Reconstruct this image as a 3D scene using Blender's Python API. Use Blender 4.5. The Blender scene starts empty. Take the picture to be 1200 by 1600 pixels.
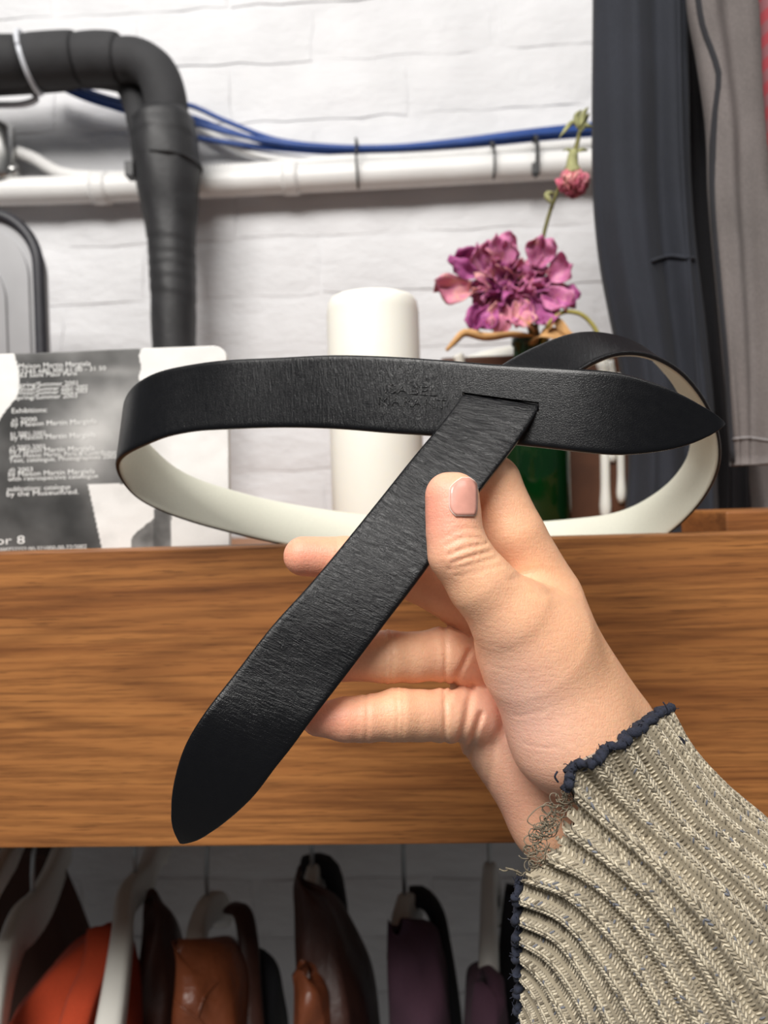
import bpy, bmesh, math, random
import numpy as np
from mathutils import Matrix, Vector, noise as mnoise

random.seed(7); RNG = np.random.default_rng(7)
SC = bpy.context.scene
COL = SC.collection

# ------------------------------------------------------------------ camera
FPX = 1200.0                     # focal length in pixels of the 1200x1600 frame
YAW, PITCH, ROLL = math.radians(2.7), math.radians(-0.5), math.radians(-1.7)
CAM_H = 1.50
K = 0.87                         # scale of the hand-held foreground's depths
cam_d = bpy.data.cameras.new('camera')
cam = bpy.data.objects.new('camera', cam_d); COL.objects.link(cam)
cam_d.sensor_fit = 'AUTO'; cam_d.sensor_width = 36; cam_d.lens = FPX / 1600 * 36
cam_d.clip_start = 0.01; cam_d.clip_end = 50
CM = (Matrix.Translation((0, 0, CAM_H)) @ Matrix.Rotation(YAW, 4, 'Z')
      @ Matrix.Rotation(math.pi / 2 + PITCH, 4, 'X') @ Matrix.Rotation(ROLL, 4, 'Z'))
cam.matrix_world = CM
cam_d.dof.use_dof = True; cam_d.dof.focus_distance = 0.298; cam_d.dof.aperture_fstop = 9.5
cam_d.dof.aperture_blades = 0
SC.camera = cam

# ------------------------------------------------------------------ light
w = bpy.data.worlds.new('world'); SC.world = w; w.use_nodes = True
w.node_tree.nodes['Background'].inputs[0].default_value = (0.93, 0.96, 1.0, 1)
w.node_tree.nodes['Background'].inputs[1].default_value = 0.11

def area(name, loc, target, sx, sy, power, color=(1, 1, 1)):
    l = bpy.data.lights.new(name, 'AREA'); l.shape = 'RECTANGLE'; l.size = sx; l.size_y = sy
    l.energy = power; l.color = color
    o = bpy.data.objects.new(name, l); COL.objects.link(o); o.location = loc
    o.rotation_euler = (Vector(target) - Vector(loc)).to_track_quat('-Z', 'Y').to_euler()
    return o
area('ceiling_lamp_a_offscreen', (-0.75, -0.25, 3.05), (-0.5, 0.35, 1.5), 1.4, 0.4, 9, (1, 0.97, 0.93))
area('ceiling_lamp_b_offscreen', (0.85, -0.45, 3.05), (0.4, 0.3, 1.5), 1.4, 0.4, 9, (1, 0.97, 0.93))
area('ceiling_lamp_c_offscreen', (-0.55, -1.15, 3.05), (0.0, 0.4, 1.45), 1.5, 0.7, 70, (1, 0.97, 0.93))
SC.view_settings.view_transform = 'Standard'; SC.view_settings.look = 'None'
SC.view_settings.gamma = 1.0; SC.view_settings.use_curve_mapping = False
SC.view_settings.exposure = 0.06

# ------------------------------------------------------------------ helpers
CMn = np.array(CM)
def camxyz(px, py, d):
    return np.array([(px - 600) / FPX * d, (800 - py) / FPX * d, d])
def cam2w(p):
    p = np.asarray(p, float); q = p.copy(); q[..., 2] = -q[..., 2]
    return q @ CMn[:3, :3].T + CMn[:3, 3]
def F(px, py, d):                # hand-held foreground
    return cam2w(camxyz(px, py, d * K))
def W(px, py, Y):                # ray met with the plane y = Y parallel to the wall
    d = np.array([(px - 600) / FPX, (800 - py) / FPX, -1.0]) @ CMn[:3, :3].T
    return CMn[:3, 3] + d * (Y / d[1])
def pxm(Y): return Y / FPX       # metres per pixel at distance Y

def catmull(P, n):
    P = np.asarray(P, float)
    seg = np.linalg.norm(np.diff(P[:, :3], axis=0), axis=1) ** 0.5
    seg = np.maximum(seg, 1e-9)
    t = np.concatenate([[0], np.cumsum(seg)])
    m = np.zeros_like(P)
    m[1:-1] = ((P[1:-1] - P[:-2]) / seg[:-1, None] * seg[1:, None] + (P[2:] - P[1:-1]) / seg[1:, None] * seg[:-1, None]) / (seg[:-1] + seg[1:])[:, None]
    m[0] = (P[1] - P[0]) / seg[0]; m[-1] = (P[-1] - P[-2]) / seg[-1]
    tt = np.linspace(0, t[-1], n)
    i = np.clip(np.searchsorted(t, tt, side='right') - 1, 0, len(P) - 2)
    h = seg[i]; u = (tt - t[i]) / h
    u = u[:, None]; h = h[:, None]
    return ((2*u**3 - 3*u**2 + 1) * P[i] + (u**3 - 2*u**2 + u) * h * m[i] + (-2*u**3 + 3*u**2) * P[i + 1] + (u**3 - u**2) * h * m[i + 1])

def resample(P, n):
    D = catmull(P, max(n * 6, 200))
    L = np.concatenate([[0], np.cumsum(np.linalg.norm(np.diff(D[:, :3], axis=0), axis=1))])
    s = np.linspace(0, L[-1], n)
    return np.stack([np.interp(s, L, D[:, k]) for k in range(D.shape[1])], 1)

def newmesh(name, V, Fc, mat=None, parent=None, smooth=True, mats=None, fmat=None):
    me = bpy.data.meshes.new(name)
    me.from_pydata([tuple(map(float, v)) for v in V], [], [tuple(int(i) for i in f) for f in Fc])
    me.validate(); me.update()
    if smooth: me.polygons.foreach_set('use_smooth', [True] * len(me.polygons))
    o = bpy.data.objects.new(name, me); COL.objects.link(o)
    for m in (mats or ([mat] if mat else [])): me.materials.append(m)
    if fmat is not None and len(fmat) == len(me.polygons): me.polygons.foreach_set('material_index', [int(x) for x in fmat])
    if parent: o.parent = parent
    return o

def fastmesh(name, V, Q, mat=None, parent=None, smooth=True):
    """V (n,3) array, Q (m,k) int array with k fixed"""
    V = np.asarray(V, np.float32); Q = np.asarray(Q, np.int32); k = Q.shape[1]
    me = bpy.data.meshes.new(name)
    me.vertices.add(len(V)); me.vertices.foreach_set('co', V.ravel())
    me.loops.add(Q.size); me.loops.foreach_set('vertex_index', Q.ravel())
    me.polygons.add(len(Q)); me.polygons.foreach_set('loop_start', np.arange(0, Q.size, k, dtype=np.int32))
    me.polygons.foreach_set('use_smooth', np.full(len(Q), smooth, bool))
    me.update(calc_edges=True); me.validate()
    if mat: me.materials.append(mat)
    o = bpy.data.objects.new(name, me); COL.objects.link(o)
    if parent: o.parent = parent
    return o

def vcolor(o, C, name='tint'):
    a = o.data.color_attributes.new(name, 'FLOAT_COLOR', 'POINT')
    C = np.asarray(C, np.float32)
    if C.shape[1] == 3: C = np.concatenate([C, np.ones((len(C), 1), np.float32)], 1)
    a.data.foreach_set('color', C.ravel())

def empty(name, loc, label, cat, group=None):
    o = bpy.data.objects.new(name, None); COL.objects.link(o); o.location = tuple(map(float, loc))
    o.empty_display_size = 0.02
    return tag(o, label, cat, group)
def tag(o, label=None, cat=None, group=None, kind=None):
    if label: o['label'] = label
    if cat: o['category'] = cat
    if group: o['group'] = group
    if kind: o['kind'] = kind
    return o
def adopt(child, root):          # keep world coordinates while parenting to an empty with a location
    child.parent = root
    child.matrix_parent_inverse = Matrix.Translation(root.location).inverted()
    return child

def frames(P):
    P = np.asarray(P, float)
    T = np.gradient(P, axis=0); T /= np.linalg.norm(T, axis=1)[:, None] + 1e-12
    a = np.array([0, 0, 1.0]) if abs(T[0, 2]) < 0.9 else np.array([1.0, 0, 0])
    n = np.cross(T[0], a); n /= np.linalg.norm(n); N = [n]
    for i in range(1, len(P)):
        n = N[-1] - T[i] * np.dot(N[-1], T[i]); n /= np.linalg.norm(n) + 1e-12; N.append(n)
    N = np.array(N); B = np.cross(T, N)
    return T, N, B

def tube_arr(P, R, seg=12, sq=(1, 1), cap=True):
    P = np.asarray(P, float); n = len(P); R = np.broadcast_to(np.asarray(R, float), (n,)) if np.ndim(R) < 2 else R
    T, N, B = frames(P)
    a = np.linspace(0, 2 * math.pi, seg, endpoint=False)
    Rr = R[:, None] if R.ndim == 1 else R
    V = P[:, None, :] + (Rr * np.cos(a) * sq[0])[..., None] * N[:, None, :] + (Rr * np.sin(a) * sq[1])[..., None] * B[:, None, :]
    V = V.reshape(-1, 3)
    i, j = np.meshgrid(np.arange(n - 1), np.arange(seg), indexing='ij'); j2 = (j + 1) % seg
    Q = np.stack([i*seg + j, i*seg + j2, (i+1)*seg + j2, (i+1)*seg + j], -1).reshape(-1, 4)
    Fl = [tuple(q) for q in Q]
    if cap:
        Fl.append(tuple(range(seg - 1, -1, -1))); Fl.append(tuple((n - 1) * seg + k for k in range(seg)))
    return V, Fl
def tube(name, P, R, mat, parent=None, seg=12, sq=(1, 1), cap=True):
    V, Fl = tube_arr(P, R, seg, sq, cap)
    return newmesh(name, V, Fl, mat, parent)
def join_arr(parts):
    V = []; Fl = []; o = 0
    for v, f in parts:
        V.append(np.asarray(v)); Fl += [tuple(int(i) + o for i in q) for q in f]; o += len(v)
    return np.concatenate(V), Fl
def lathe(name, prof, c, mat, parent=None, seg=40, wob=0, squash=(1, 1)):
    V = []; Fl = []; n = len(prof)
    for i, (r, z) in enumerate(prof):
        for k in range(seg):
            a = 2 * math.pi * k / seg
            rr = r * (1 + wob * math.sin(3 * a + z * 40) * 0.5)
            V.append((c[0] + rr * math.cos(a) * squash[0], c[1] + rr * math.sin(a) * squash[1], c[2] + z))
    for i in range(n - 1):
        for k in range(seg):
            k2 = (k + 1) % seg
            Fl.append((i*seg + k, i*seg + k2, (i+1)*seg + k2, (i+1)*seg + k))
    if prof[0][0] > 1e-6: Fl.append(tuple(range(seg - 1, -1, -1)))
    if prof[-1][0] > 1e-6: Fl.append(tuple((n-1)*seg + k for k in range(seg)))
    return newmesh(name, V, Fl, mat, parent)
def bbox(name, lo, hi, mat, parent=None, bevel=0.002, seg=2, mesh_only=False):
    bm = bmesh.new(); bmesh.ops.create_cube(bm, size=1)
    lo = np.array(lo); hi = np.array(hi)
    for v in bm.verts:
        v.co = Vector(((v.co.x + .5) * (hi-lo)[0] + lo[0], (v.co.y + .5) * (hi-lo)[1] + lo[1], (v.co.z + .5) * (hi-lo)[2] + lo[2]))
    if bevel: bmesh.ops.bevel(bm, geom=list(bm.edges), offset=bevel, segments=seg, affect='EDGES', profile=.6)
    me = bpy.data.meshes.new(name); bm.to_mesh(me); bm.free()
    if mat: me.materials.append(mat)
    o = bpy.data.objects.new(name, me); COL.objects.link(o)
    if parent: o.parent = parent
    return o

# ------------------------------------------------------------------ materials
def srgb(r, g, b):
    f = lambda c: (c/255/12.92 if c/255 <= .04045 else ((c/255 + .055)/1.055) ** 2.4)
    return (f(r), f(g), f(b), 1)
class NT:
    def __init__(s, name):
        s.m = bpy.data.materials.new(name); s.m.use_nodes = True; s.t = s.m.node_tree
        s.b = s.t.nodes['Principled BSDF']
    def n(s, typ, **kw):
        x = s.t.nodes.new(typ)
        for k, v in kw.items():
            if k.startswith('i_'):
                key = k[2:]; key = int(key) if key.isdigit() else key.replace('_', ' ')
                x.inputs[key].default_value = v
            else: setattr(x, k, v)
        return x
    def l(s, a, b): s.t.links.new(a, b)
    def set(s, **kw):
        for k, v in kw.items():
            s.b.inputs[k.replace('_', ' ')].default_value = v
    def coord(s, which='Object'): return s.n('ShaderNodeTexCoord').outputs[which]
    def mapping(s, src, scale=(1,1,1), loc=(0,0,0), rot=(0,0,0)):
        m = s.n('ShaderNodeMapping'); s.l(src, m.inputs[0])
        m.inputs['Scale'].default_value = scale; m.inputs['Location'].default_value = loc; m.inputs['Rotation'].default_value = rot
        return m.outputs[0]
    def noise(s, src, scale, detail=3, rough=.5, dist=0):
        x = s.n('ShaderNodeTexNoise'); s.l(src, x.inputs['Vector'])
        x.inputs['Scale'].default_value = scale; x.inputs['Detail'].default_value = detail
        x.inputs['Roughness'].default_value = rough; x.inputs['Distortion'].default_value = dist
        return x.outputs[0]
    def ramp(s, src, stops):
        r = s.n('ShaderNodeValToRGB'); s.l(src, r.inputs[0]); e = r.color_ramp.elements
        while len(e) < len(stops): e.new(.5)
        for i, (p, c) in enumerate(stops):
            e[i].position = p; e[i].color = c if hasattr(c, '__len__') else (c, c, c, 1)
        return r.outputs[0]
    def math(s, op, a, b=None, c=None):
        x = s.n('ShaderNodeMath', operation=op)
        for i, v in enumerate((a, b, c)):
            if v is None: continue
            if isinstance(v, (int, float)): x.inputs[i].default_value = v
            else: s.l(v, x.inputs[i])
        return x.outputs[0]
    def mix(s, fac, a, b, typ='MIX'):
        x = s.n('ShaderNodeMix', data_type='RGBA', blend_type=typ)
        for i, v in ((0, fac), (6, a), (7, b)):
            if isinstance(v, (int, float)): x.inputs[i].default_value = v
            elif isinstance(v, tuple): x.inputs[i].default_value = v
            else: s.l(v, x.inputs[i])
        return x.outputs[2]
    def bump(s, h, strength=.3, dist=.001, prev=None):
        x = s.n('ShaderNodeBump'); s.l(h, x.inputs['Height'])
        x.inputs['Strength'].default_value = strength; x.inputs['Distance'].default_value = dist
        if prev: s.l(prev, x.inputs['Normal'])
        return x.outputs[0]
    def out(s, col=None, normal=None, rough=None):
        if col is not None:
            if isinstance(col, tuple): s.b.inputs['Base Color'].default_value = col
            else: s.l(col, s.b.inputs['Base Color'])
        if normal is not None: s.l(normal, s.b.inputs['Normal'])
        if rough is not None:
            if isinstance(rough, (int, float)): s.b.inputs['Roughness'].default_value = rough
            else: s.l(rough, s.b.inputs['Roughness'])
        return s.m

def simple(name, col, rough=.5, metal=0, var=.12, scale=60, bump=.1, dist=.0006, **kw):
    t = NT(name); c = t.coord()
    n = t.noise(c, scale, 4)
    dark = tuple(x * (1 - var) for x in col[:3]) + (1,); lite = tuple(min(1, x * (1 + var)) for x in col[:3]) + (1,)
    cc = t.ramp(n, [(.3, dark), (.7, lite)])
    t.set(Metallic=metal, **kw)
    return t.out(cc, t.bump(t.noise(c, scale * 4, 3), bump, dist) if bump else None, rough)

def m_brick():
    t = NT('white_painted_brick'); c = t.n('ShaderNodeNewGeometry').outputs['Position']
    col = t.ramp(t.noise(c, 9, 5), [(.3, srgb(204, 204, 206)), (.7, srgb(216, 216, 218))])
    pits = t.ramp(t.noise(c, 34, 6, .65), [(.30, 0.0), (.37, 1.0)])
    b1 = t.bump(t.noise(t.mapping(c, (.7, 1, 1.5)), 24, 7, .66), .5, .008)
    b2 = t.bump(pits, .25, .0012, b1)
    b3 = t.bump(t.noise(c, 150, 3), .2, .001, b2)
    return t.out(col, b3, .55)
M = {}
M['brick'] = m_brick()

def m_walnut(name, ox=0.0, x0=0.0, zc=0.0, gain=1.0):
    t = NT(name); pos = t.n('ShaderNodeNewGeometry').outputs['Position']
    sep = t.n('ShaderNodeSeparateXYZ'); 
    dn = t.n('ShaderNodeTexNoise'); t.l(t.mapping(pos, (2.2, 6, 9)), dn.inputs['Vector']); dn.inputs['Scale'].default_value = 1.0; dn.inputs['Detail'].default_value = 4
    off = t.n('ShaderNodeVectorMath', operation='MULTIPLY_ADD'); t.l(dn.outputs['Color'], off.inputs[0]); off.inputs[1].default_value = (.0, .0, .016); t.l(pos, off.inputs[2])
    t.l(off.outputs[0], sep.inputs[0])
    z = t.math('SUBTRACT', sep.outputs[2], zc + .012)
    a = t.math('MULTIPLY', t.math('SUBTRACT', sep.outputs[0], x0), .066)      # ring distance falls to the right
    r = t.math('SQRT', t.math('ADD', t.math('MULTIPLY', z, z), t.math('MULTIPLY', a, a)))
    ph = t.math('MULTIPLY', r, 760.0)
    ring = t.math('ADD', t.math('MULTIPLY', t.math('SINE', ph), .5), .5)
    ring = t.math('POWER', ring, 3.0)
    fine = t.noise(t.mapping(pos, (11, 60, 330)), 1.0, 6, .68)
    mid = t.noise(t.mapping(pos, (2.5, 30, 60)), 1.0, 4, .55, .6)
    base = t.ramp(mid, [(.25, srgb(128, 79, 42)), (.45, srgb(154, 100, 55)), (.62, srgb(168, 112, 62)), (.8, srgb(142, 88, 47))])
    base = t.mix(t.math('MULTIPLY', ring, .36), base, srgb(92, 54, 28))
    base = t.mix(t.math('MULTIPLY', t.ramp(fine, [(.40, 1.0), (.53, 0.0)]), .5), base, srgb(88, 51, 27))
    pores = t.ramp(t.noise(t.mapping(pos, (38, 200, 1100)), 1.0, 2), [(.33, 1.0), (.40, 0.0)])
    base = t.mix(t.math('MULTIPLY', pores, .5), base, srgb(66, 38, 20))
    if gain != 1: base = t.mix(1.0, base, (gain, gain, gain, 1), 'MULTIPLY')
    t.set(Specular_IOR_Level=.35)
    return t.out(base, t.bump(fine, .08, .0006), .48)

def m_leather():
    t = NT('black_leather'); uv = t.coord('UV')
    at = t.n('ShaderNodeAttribute', attribute_name='tint')     # R: crease amount along the strap
    sepc = t.n('ShaderNodeSeparateColor'); t.l(at.outputs['Color'], sepc.inputs[0])
    g1 = t.noise(uv, 1900, 3, .6)
    vor = t.n('ShaderNodeTexVoronoi', feature='DISTANCE_TO_EDGE'); t.l(uv, vor.inputs['Vector']); vor.inputs['Scale'].default_value = 1150
    grain = t.ramp(vor.outputs[0], [(0.0, 0.0), (.16, 1.0)])
    wr = t.noise(t.mapping(uv, (620, 130, 1), rot=(0, 0, .35)), 1.0, 5, .62, 1.1)
    wr2 = t.noise(t.mapping(uv, (1500, 330, 1), rot=(0, 0, -.12)), 1.0, 4, .6, .5)
    h = t.math('ADD', t.math('MULTIPLY', wr, 1.0), t.math('MULTIPLY', wr2, .5))
    h = t.math('MULTIPLY', h, sepc.outputs[0])
    b = t.bump(h, 1.0, .00075)
    b = t.bump(grain, .12, .00025, b)
    b = t.bump(g1, .16, .00025, b)
    specks = t.ramp(t.noise(uv, 900, 2), [(.80, 0.0), (.84, 1.0)])
    col = t.mix(t.math('MULTIPLY', specks, .1), (.0026, .0027, .0036, 1), (.25, .25, .26, 1))
    rg = t.math('ADD', t.math('MULTIPLY', t.noise(uv, 260, 3), .12), .24)
    t.set(Specular_IOR_Level=.40)
    return t.out(col, b, rg)
M['leather'] = m_leather()
M['lining'] = simple('cream_lining', srgb(214, 214, 199), .42, var=.03, scale=900, bump=.12, dist=.0002)
M['belt_edge'] = simple('dark_edge_paint', srgb(26, 18, 15), .35, var=.2, scale=400, bump=.1)

def m_skin():
    t = NT('skin'); c = t.n('ShaderNodeNewGeometry').outputs['Position']
    at = t.n('ShaderNodeAttribute', attribute_name='tint')
    n1 = t.noise(c, 70, 4); n2 = t.noise(c, 420, 3)
    col = t.mix(t.math('MULTIPLY', t.ramp(n1, [(.35, 0.0), (.7, 1.0)]), .20), at.outputs['Color'], srgb(222, 160, 138))
    col = t.mix(t.math('MULTIPLY', t.ramp(n2, [(.4, 0.0), (.8, 1.0)]), .15), col, srgb(190, 120, 98))
    vor = t.n('ShaderNodeTexVoronoi', feature='DISTANCE_TO_EDGE'); t.l(t.mapping(c, (1, 1, .55)), vor.inputs['Vector']); vor.inputs['Scale'].default_value = 780
    cells = t.ramp(vor.outputs[0], [(0.0, 0.0), (.2, 1.0)])
    b = t.bump(t.noise(t.mapping(c, (150, 150, 800)), 1, 5, .65), .34, .0006)
    b = t.bump(cells, .22, .00025, b)
    t.b.inputs['Subsurface Weight'].default_value = .22
    t.b.inputs['Subsurface Radius'].default_value = (1.0, .35, .18)
    t.b.inputs['Subsurface Scale'].default_value = .0035
    t.set(Specular_IOR_Level=.4)
    return t.out(col, b, .46)
M['skin'] = m_skin()
M['nail'] = simple('fingernail', srgb(214, 154, 138), .32, var=.05, scale=300, bump=.05, Coat_Weight=.25)
M['nail_rim'] = simple('dry_cuticle', srgb(232, 206, 192), .5, var=.08, scale=900, bump=.1)
def m_vc(name, rough=.9, bump=.3, scale=900, dist=.0004, sheen=0):
    t = NT(name); at = t.n('ShaderNodeAttribute', attribute_name='tint'); c = t.coord()
    n = t.noise(c, scale, 3)
    col = t.mix(.35, at.outputs['Color'], t.ramp(n, [(.3, .55), (.7, 1.25)]), 'MULTIPLY')
    if sheen: t.b.inputs['Sheen Weight'].default_value = sheen
    return t.out(col, t.bump(n, bump, dist), rough)
M['yarn'] = m_vc('heather_yarn', sheen=.15)
M['navy_yarn'] = simple('navy_yarn', srgb(34, 38, 52), .95, var=.35, scale=700, bump=.5)
M['grey_thread'] = simple('olive_grey_thread', srgb(122, 113, 96), .95, var=.2, scale=700, bump=.2)

# ------------------------------------------------------------------ room shell
YW = 1.0                                   # face of the brick wall
YF = 0.435                                 # front face of the shelf's plank
Z_TOP = W(600, 847, YF)[2]; Z_BOT = W(600, 1320, YF)[2]
Z_SH = Z_TOP - .016                        # shelf surface behind the raised plank
wall = bbox('wall_back', (-1.5, YW + .0012, 0.0), (1.5, YW + .12, 3.1), M['brick'], bevel=0)
tag(wall, 'white painted brick wall behind the shelf', 'wall', kind='structure')
floor = bbox('floor', (-1.5, -2.4, -.05), (1.5, YW + .12, 0.0), simple('grey_concrete', srgb(120, 118, 115), .7, scale=5), bevel=0)
tag(floor, 'grey concrete floor below the clothes', 'floor', kind='structure')

def brick_mesh(seed):
    r = random.Random(seed); L, H, D = .2255, .0685, .012; nx, nz = 7, 3
    bm = bmesh.new(); g = []
    for i in range(nx + 1):
        for k in range(nz + 1):
            x = -L/2 + L*i/nx; z = -H/2 + H*k/nz
            edge = (i in (0, nx)) + (k in (0, nz))
            x += r.uniform(-.0026, .0026); z += r.uniform(-.0022, .0022)
            if i == 0 or i == nx: x *= 1 - .01 * r.random()
            y = [0, .0010, .0018][edge] + r.uniform(-.0006, .0006)
            g.append(bm.verts.new((x, y, z)))
    idx = lambda i, k: g[i*(nz+1)+k]
    for i in range(nx):
        for k in range(nz): bm.faces.new((idx(i,k), idx(i+1,k), idx(i+1,k+1), idx(i,k+1)))
    bm.normal_update()
    be = [e for e in bm.edges if e.is_boundary]
    for e in be: e.smooth = False
    ret = bmesh.ops.extrude_edge_only(bm, edges=be)
    for v in ret['geom']:
        if isinstance(v, bmesh.types.BMVert):
            v.co.y = .009; v.co.x *= 1.012; v.co.z *= 1.03
    me = bpy.data.meshes.new('brick'); bm.to_mesh(me); bm.free()
    me.polygons.foreach_set('use_smooth', [True]*len(me.polygons)); me.materials.append(M['brick'])
    return me
BM = [brick_mesh(s) for s in range(9)]
course = .0760; z_joint = W(600, 459, YW)[2]
xa = W(494, 60, YW)[0]; xb = W(641, 140, YW)[0]; pitch = .2325
for ci in range(-15, 9):
    zc = z_joint + (ci + .5) * course
    x_ref = xa if (ci - 4) % 2 == 0 else xb
    for bi in range(-5, 5):
        xc = x_ref + (bi + .5) * pitch + random.uniform(-.003, .003)
        if not -1.0 < xc < .95: continue
        b = bpy.data.objects.new('brick', random.choice(BM)); COL.objects.link(b); b.parent = wall
        b.location = (xc, YW - .0008 + random.uniform(-.0007, .0007), zc + random.uniform(-.0012, .0012))
        b.rotation_euler = (random.uniform(-.006, .006), random.uniform(-.007, .007), random.uniform(-.004, .004))

# shelf
xg = W(330, 1060, YF)[0]; zg = W(330, 1065, YF)[2]
M['walnut'] = m_walnut('walnut', x0=xg + .74, zc=zg)
M['walnut_top'] = m_walnut('walnut_board', x0=2.0, zc=zg - .3)
shelf = empty('wall_shelf', (0, YF, Z_BOT), 'walnut shelf with a deep front plank and hanging space below', 'shelf')
adopt(bbox('front_plank', (-.9, YF, Z_BOT), (.9, YF + .022, Z_TOP), M['walnut'], bevel=.0012), shelf)
adopt(bbox('shelf_board', (-.9, YF + .0225, Z_SH - .02), (.9, YW - .004, Z_SH), M['walnut_top'], bevel=.001), shelf)
adopt(bbox('rear_rail', (-.9, YW - .024, Z_SH - .09), (.9, YW - .004, Z_SH - .0205), M['walnut_top'], bevel=.001), shelf)

# ------------------------------------------------------------------ belt
M['stamp'] = simple('stamped_leather', srgb(10, 10, 12), .22, var=.1, scale=500, bump=.2)
WB = .033 / K                    # belt width before the depth scale
def solve_delta(u, n, d):
    lo, hi = 0.0, WB / 2
    f = lambda t: np.linalg.norm(camxyz(u[0], u[1], d + t) - camxyz(n[0], n[1], d - t))
    if f(0) >= WB: return 0.0
    for _ in range(40):
        m = (lo + hi) / 2
        if f(m) < WB: lo = m
        else: hi = m
    return (lo + hi) / 2
# upper edge px, lower edge px, distance, half depth difference (None: from the belt's width)
ST = [
 (1131,661,1131,664,.362,0), (1112,646,1118,675,.3595,.0004), (1080,626,1088,691,.3575,.0008), (1040,606,1045,703,.3555,.0012),
 (1000,592,1002,709,.3545,.0015), (960,582,962,711,.3545,.0018), (900,577,902,706,.357,.0018), (850,574,850,700,.362,.002),
 (760,569,760,690,.3715,.002), (700,564,700,683,.377,.002), (611,558,611,677,.3835,.002), (523,555.6,523,670,.395,.002),
 (435,559.6,435,668,.409,.0025), (347,564,347,671,.422,.003), (302,570,302,674,.430,.004), (258,579,258,683,.438,.005),
 (236,587,235,692,.443,.0055), (214,601,210,703,.450,.006), (202,616,193,713,.458,.007), (196,634,184,724,.466,.008),
 (202,656,186,740,.475,None), (216,677,196,758,.484,None), (240,702,215,778,.493,None), (270,729,250,797,.502,None),
 (310,750,300,815,.512,None), (369,769,362,832,.523,None), (435,785,431,848,.533,None), (567,805,565,870,.545,None),
 (720,817,720,884,.552,None), (820,817,822,888,.553,None), (900,811,908,880,.548,None), (957,803,985,866,.539,None),
 (998,788,1038,838,.528,None), (1044,757,1084,797,.510,None), (1072,722,1113,754,.492,None), (1081,693,1124,716,.477,None),
 (1079,655,1119,670,.463,None), (1062,612,1096,621,.449,None), (1040,580,1061,581,.437,None), (1000,542,1011,556,.427,None),
 (950,524,960,555,.418,None), (900,522,915,575,.411,None), (845,540,882,602,.404,None), (795,565,860,625,.396,None),
 (748,597,850,641,.3845,.009), (722,620,843,638,.3690,.006),
 (709,639,829,661,.3645,.006), (692,661,806,695,.3615,.0055), (650,711,752,765,.3575,None), (601,772,702,837,.3535,None),
 (546,840,655,904,.3485,None), (485,913,601,975,.3435,None), (424,980,543,1052,.339,None), (366,1055,489,1122,.3345,.002),
 (324,1108,454,1170,.332,0), (301,1143,427,1203,.3312,0), (286,1173,401,1239,.3312,0), (274.5,1212,370,1269,.332,0),
 (268,1254,336,1296,.3335,0), (271,1290,309,1311,.3355,0), (282,1316,287,1317,.3375,0)]
dl = np.array([solve_delta(s[:2], s[2:4], s[4]) if s[5] is None else s[5] for s in ST])
ds = dl.copy(); ds[1:-1] = .25 * dl[:-2] + .5 * dl[1:-1] + .25 * dl[2:]
for i, s in enumerate(ST):
    if s[5] is not None: ds[i] = dl[i]
ctl = []
for i, s in enumerate(ST):
    ctl.append(np.concatenate([F(s[0], s[1], s[4] + ds[i]), F(s[2], s[3], s[4] - ds[i]), [i]]))
ctl = np.array(ctl)
mid_first = np.concatenate([(ctl[:, :3] + ctl[:, 3:6]) / 2, ctl], 1)       # spacing follows the centre line
BELT = resample(mid_first, 620)
bc, bu, bn, bidx = BELT[:, :3], BELT[:, 3:6], BELT[:, 6:9], BELT[:, 9]
def smooth1(a, k=4):
    p = np.concatenate([np.repeat(a[:1], k, 0), a, np.repeat(a[-1:], k, 0)])
    ker = np.hanning(2*k + 3)[1:-1]; ker /= ker.sum()
    return np.stack([np.convolve(p[:, j], ker, 'valid') for j in range(a.shape[1])], 1)
keep0, keep1 = bu.copy(), bn.copy()
bu, bn = smooth1(bu), smooth1(bn)
bu[:6], bn[:6], bu[-6:], bn[-6:] = keep0[:6], keep1[:6], keep0[-6:], keep1[-6:]
bc = (bu + bn) / 2
bl = np.concatenate([[0], np.cumsum(np.linalg.norm(np.diff(bc, axis=0), axis=1))])
T = np.gradient(bc, axis=0); T /= np.linalg.norm(T, axis=1)[:, None]
wd = bu - bn
wn = wd / (np.linalg.norm(wd, axis=1)[:, None] + 1e-9)
wn[:8] = wn[8]; wn[-8:] = wn[-9]
bnor = np.cross(T, wn); bnor /= np.linalg.norm(bnor, axis=1)[:, None]
bnor = smooth1(bnor, 3); bnor /= np.linalg.norm(bnor, axis=1)[:, None]
fi = int(np.argmin(abs(bidx - 10)))
if np.dot(bnor[fi], CMn[:3, 3] - bc[fi]) < 0: bnor = -bnor
TH = .0029
vs = np.concatenate([[0, .012, .035], np.linspace(.07, .93, 30), [.965, .988, 1]])
tf = np.interp(np.minimum(vs, 1 - vs), [0, .012, .035, .07], [.45, .8, .97, 1.0])
# slot rows snap to the strap's width
i0 = int(np.argmin(abs(bidx[:300] - np.interp(844, [760, 850], [8, 7])))); i1 = int(np.argmin(abs(bidx[:300] - np.interp(722, [700, 760], [9, 8]))))
i0, i1 = min(i0, i1), max(i0, i1)
nu, nv = len(bc), len(vs)
wi = np.interp(np.arange(nu), [i0 - 40, i0, i1, i1 + 40], [0, .024, -.024, 0])
vsl = vs[None, :] + wi[:, None] * np.sin(math.pi * vs)[None, :]
mid = bu[:, None, :] * (1 - vsl)[..., None] + bn[:, None, :] * vsl[..., None]
thw = TH / 2 * tf[None, :] * np.interp(np.arange(nu), [0, 1, 3, nu-4, nu-2, nu-1], [.5, .8, 1, 1, .8, .5])[:, None]
outer = mid + bnor[:, None, :] * thw[..., None]; inner = mid - bnor[:, None, :] * thw[..., None]
pres = np.ones((nu - 1, nv - 1), bool)
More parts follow.
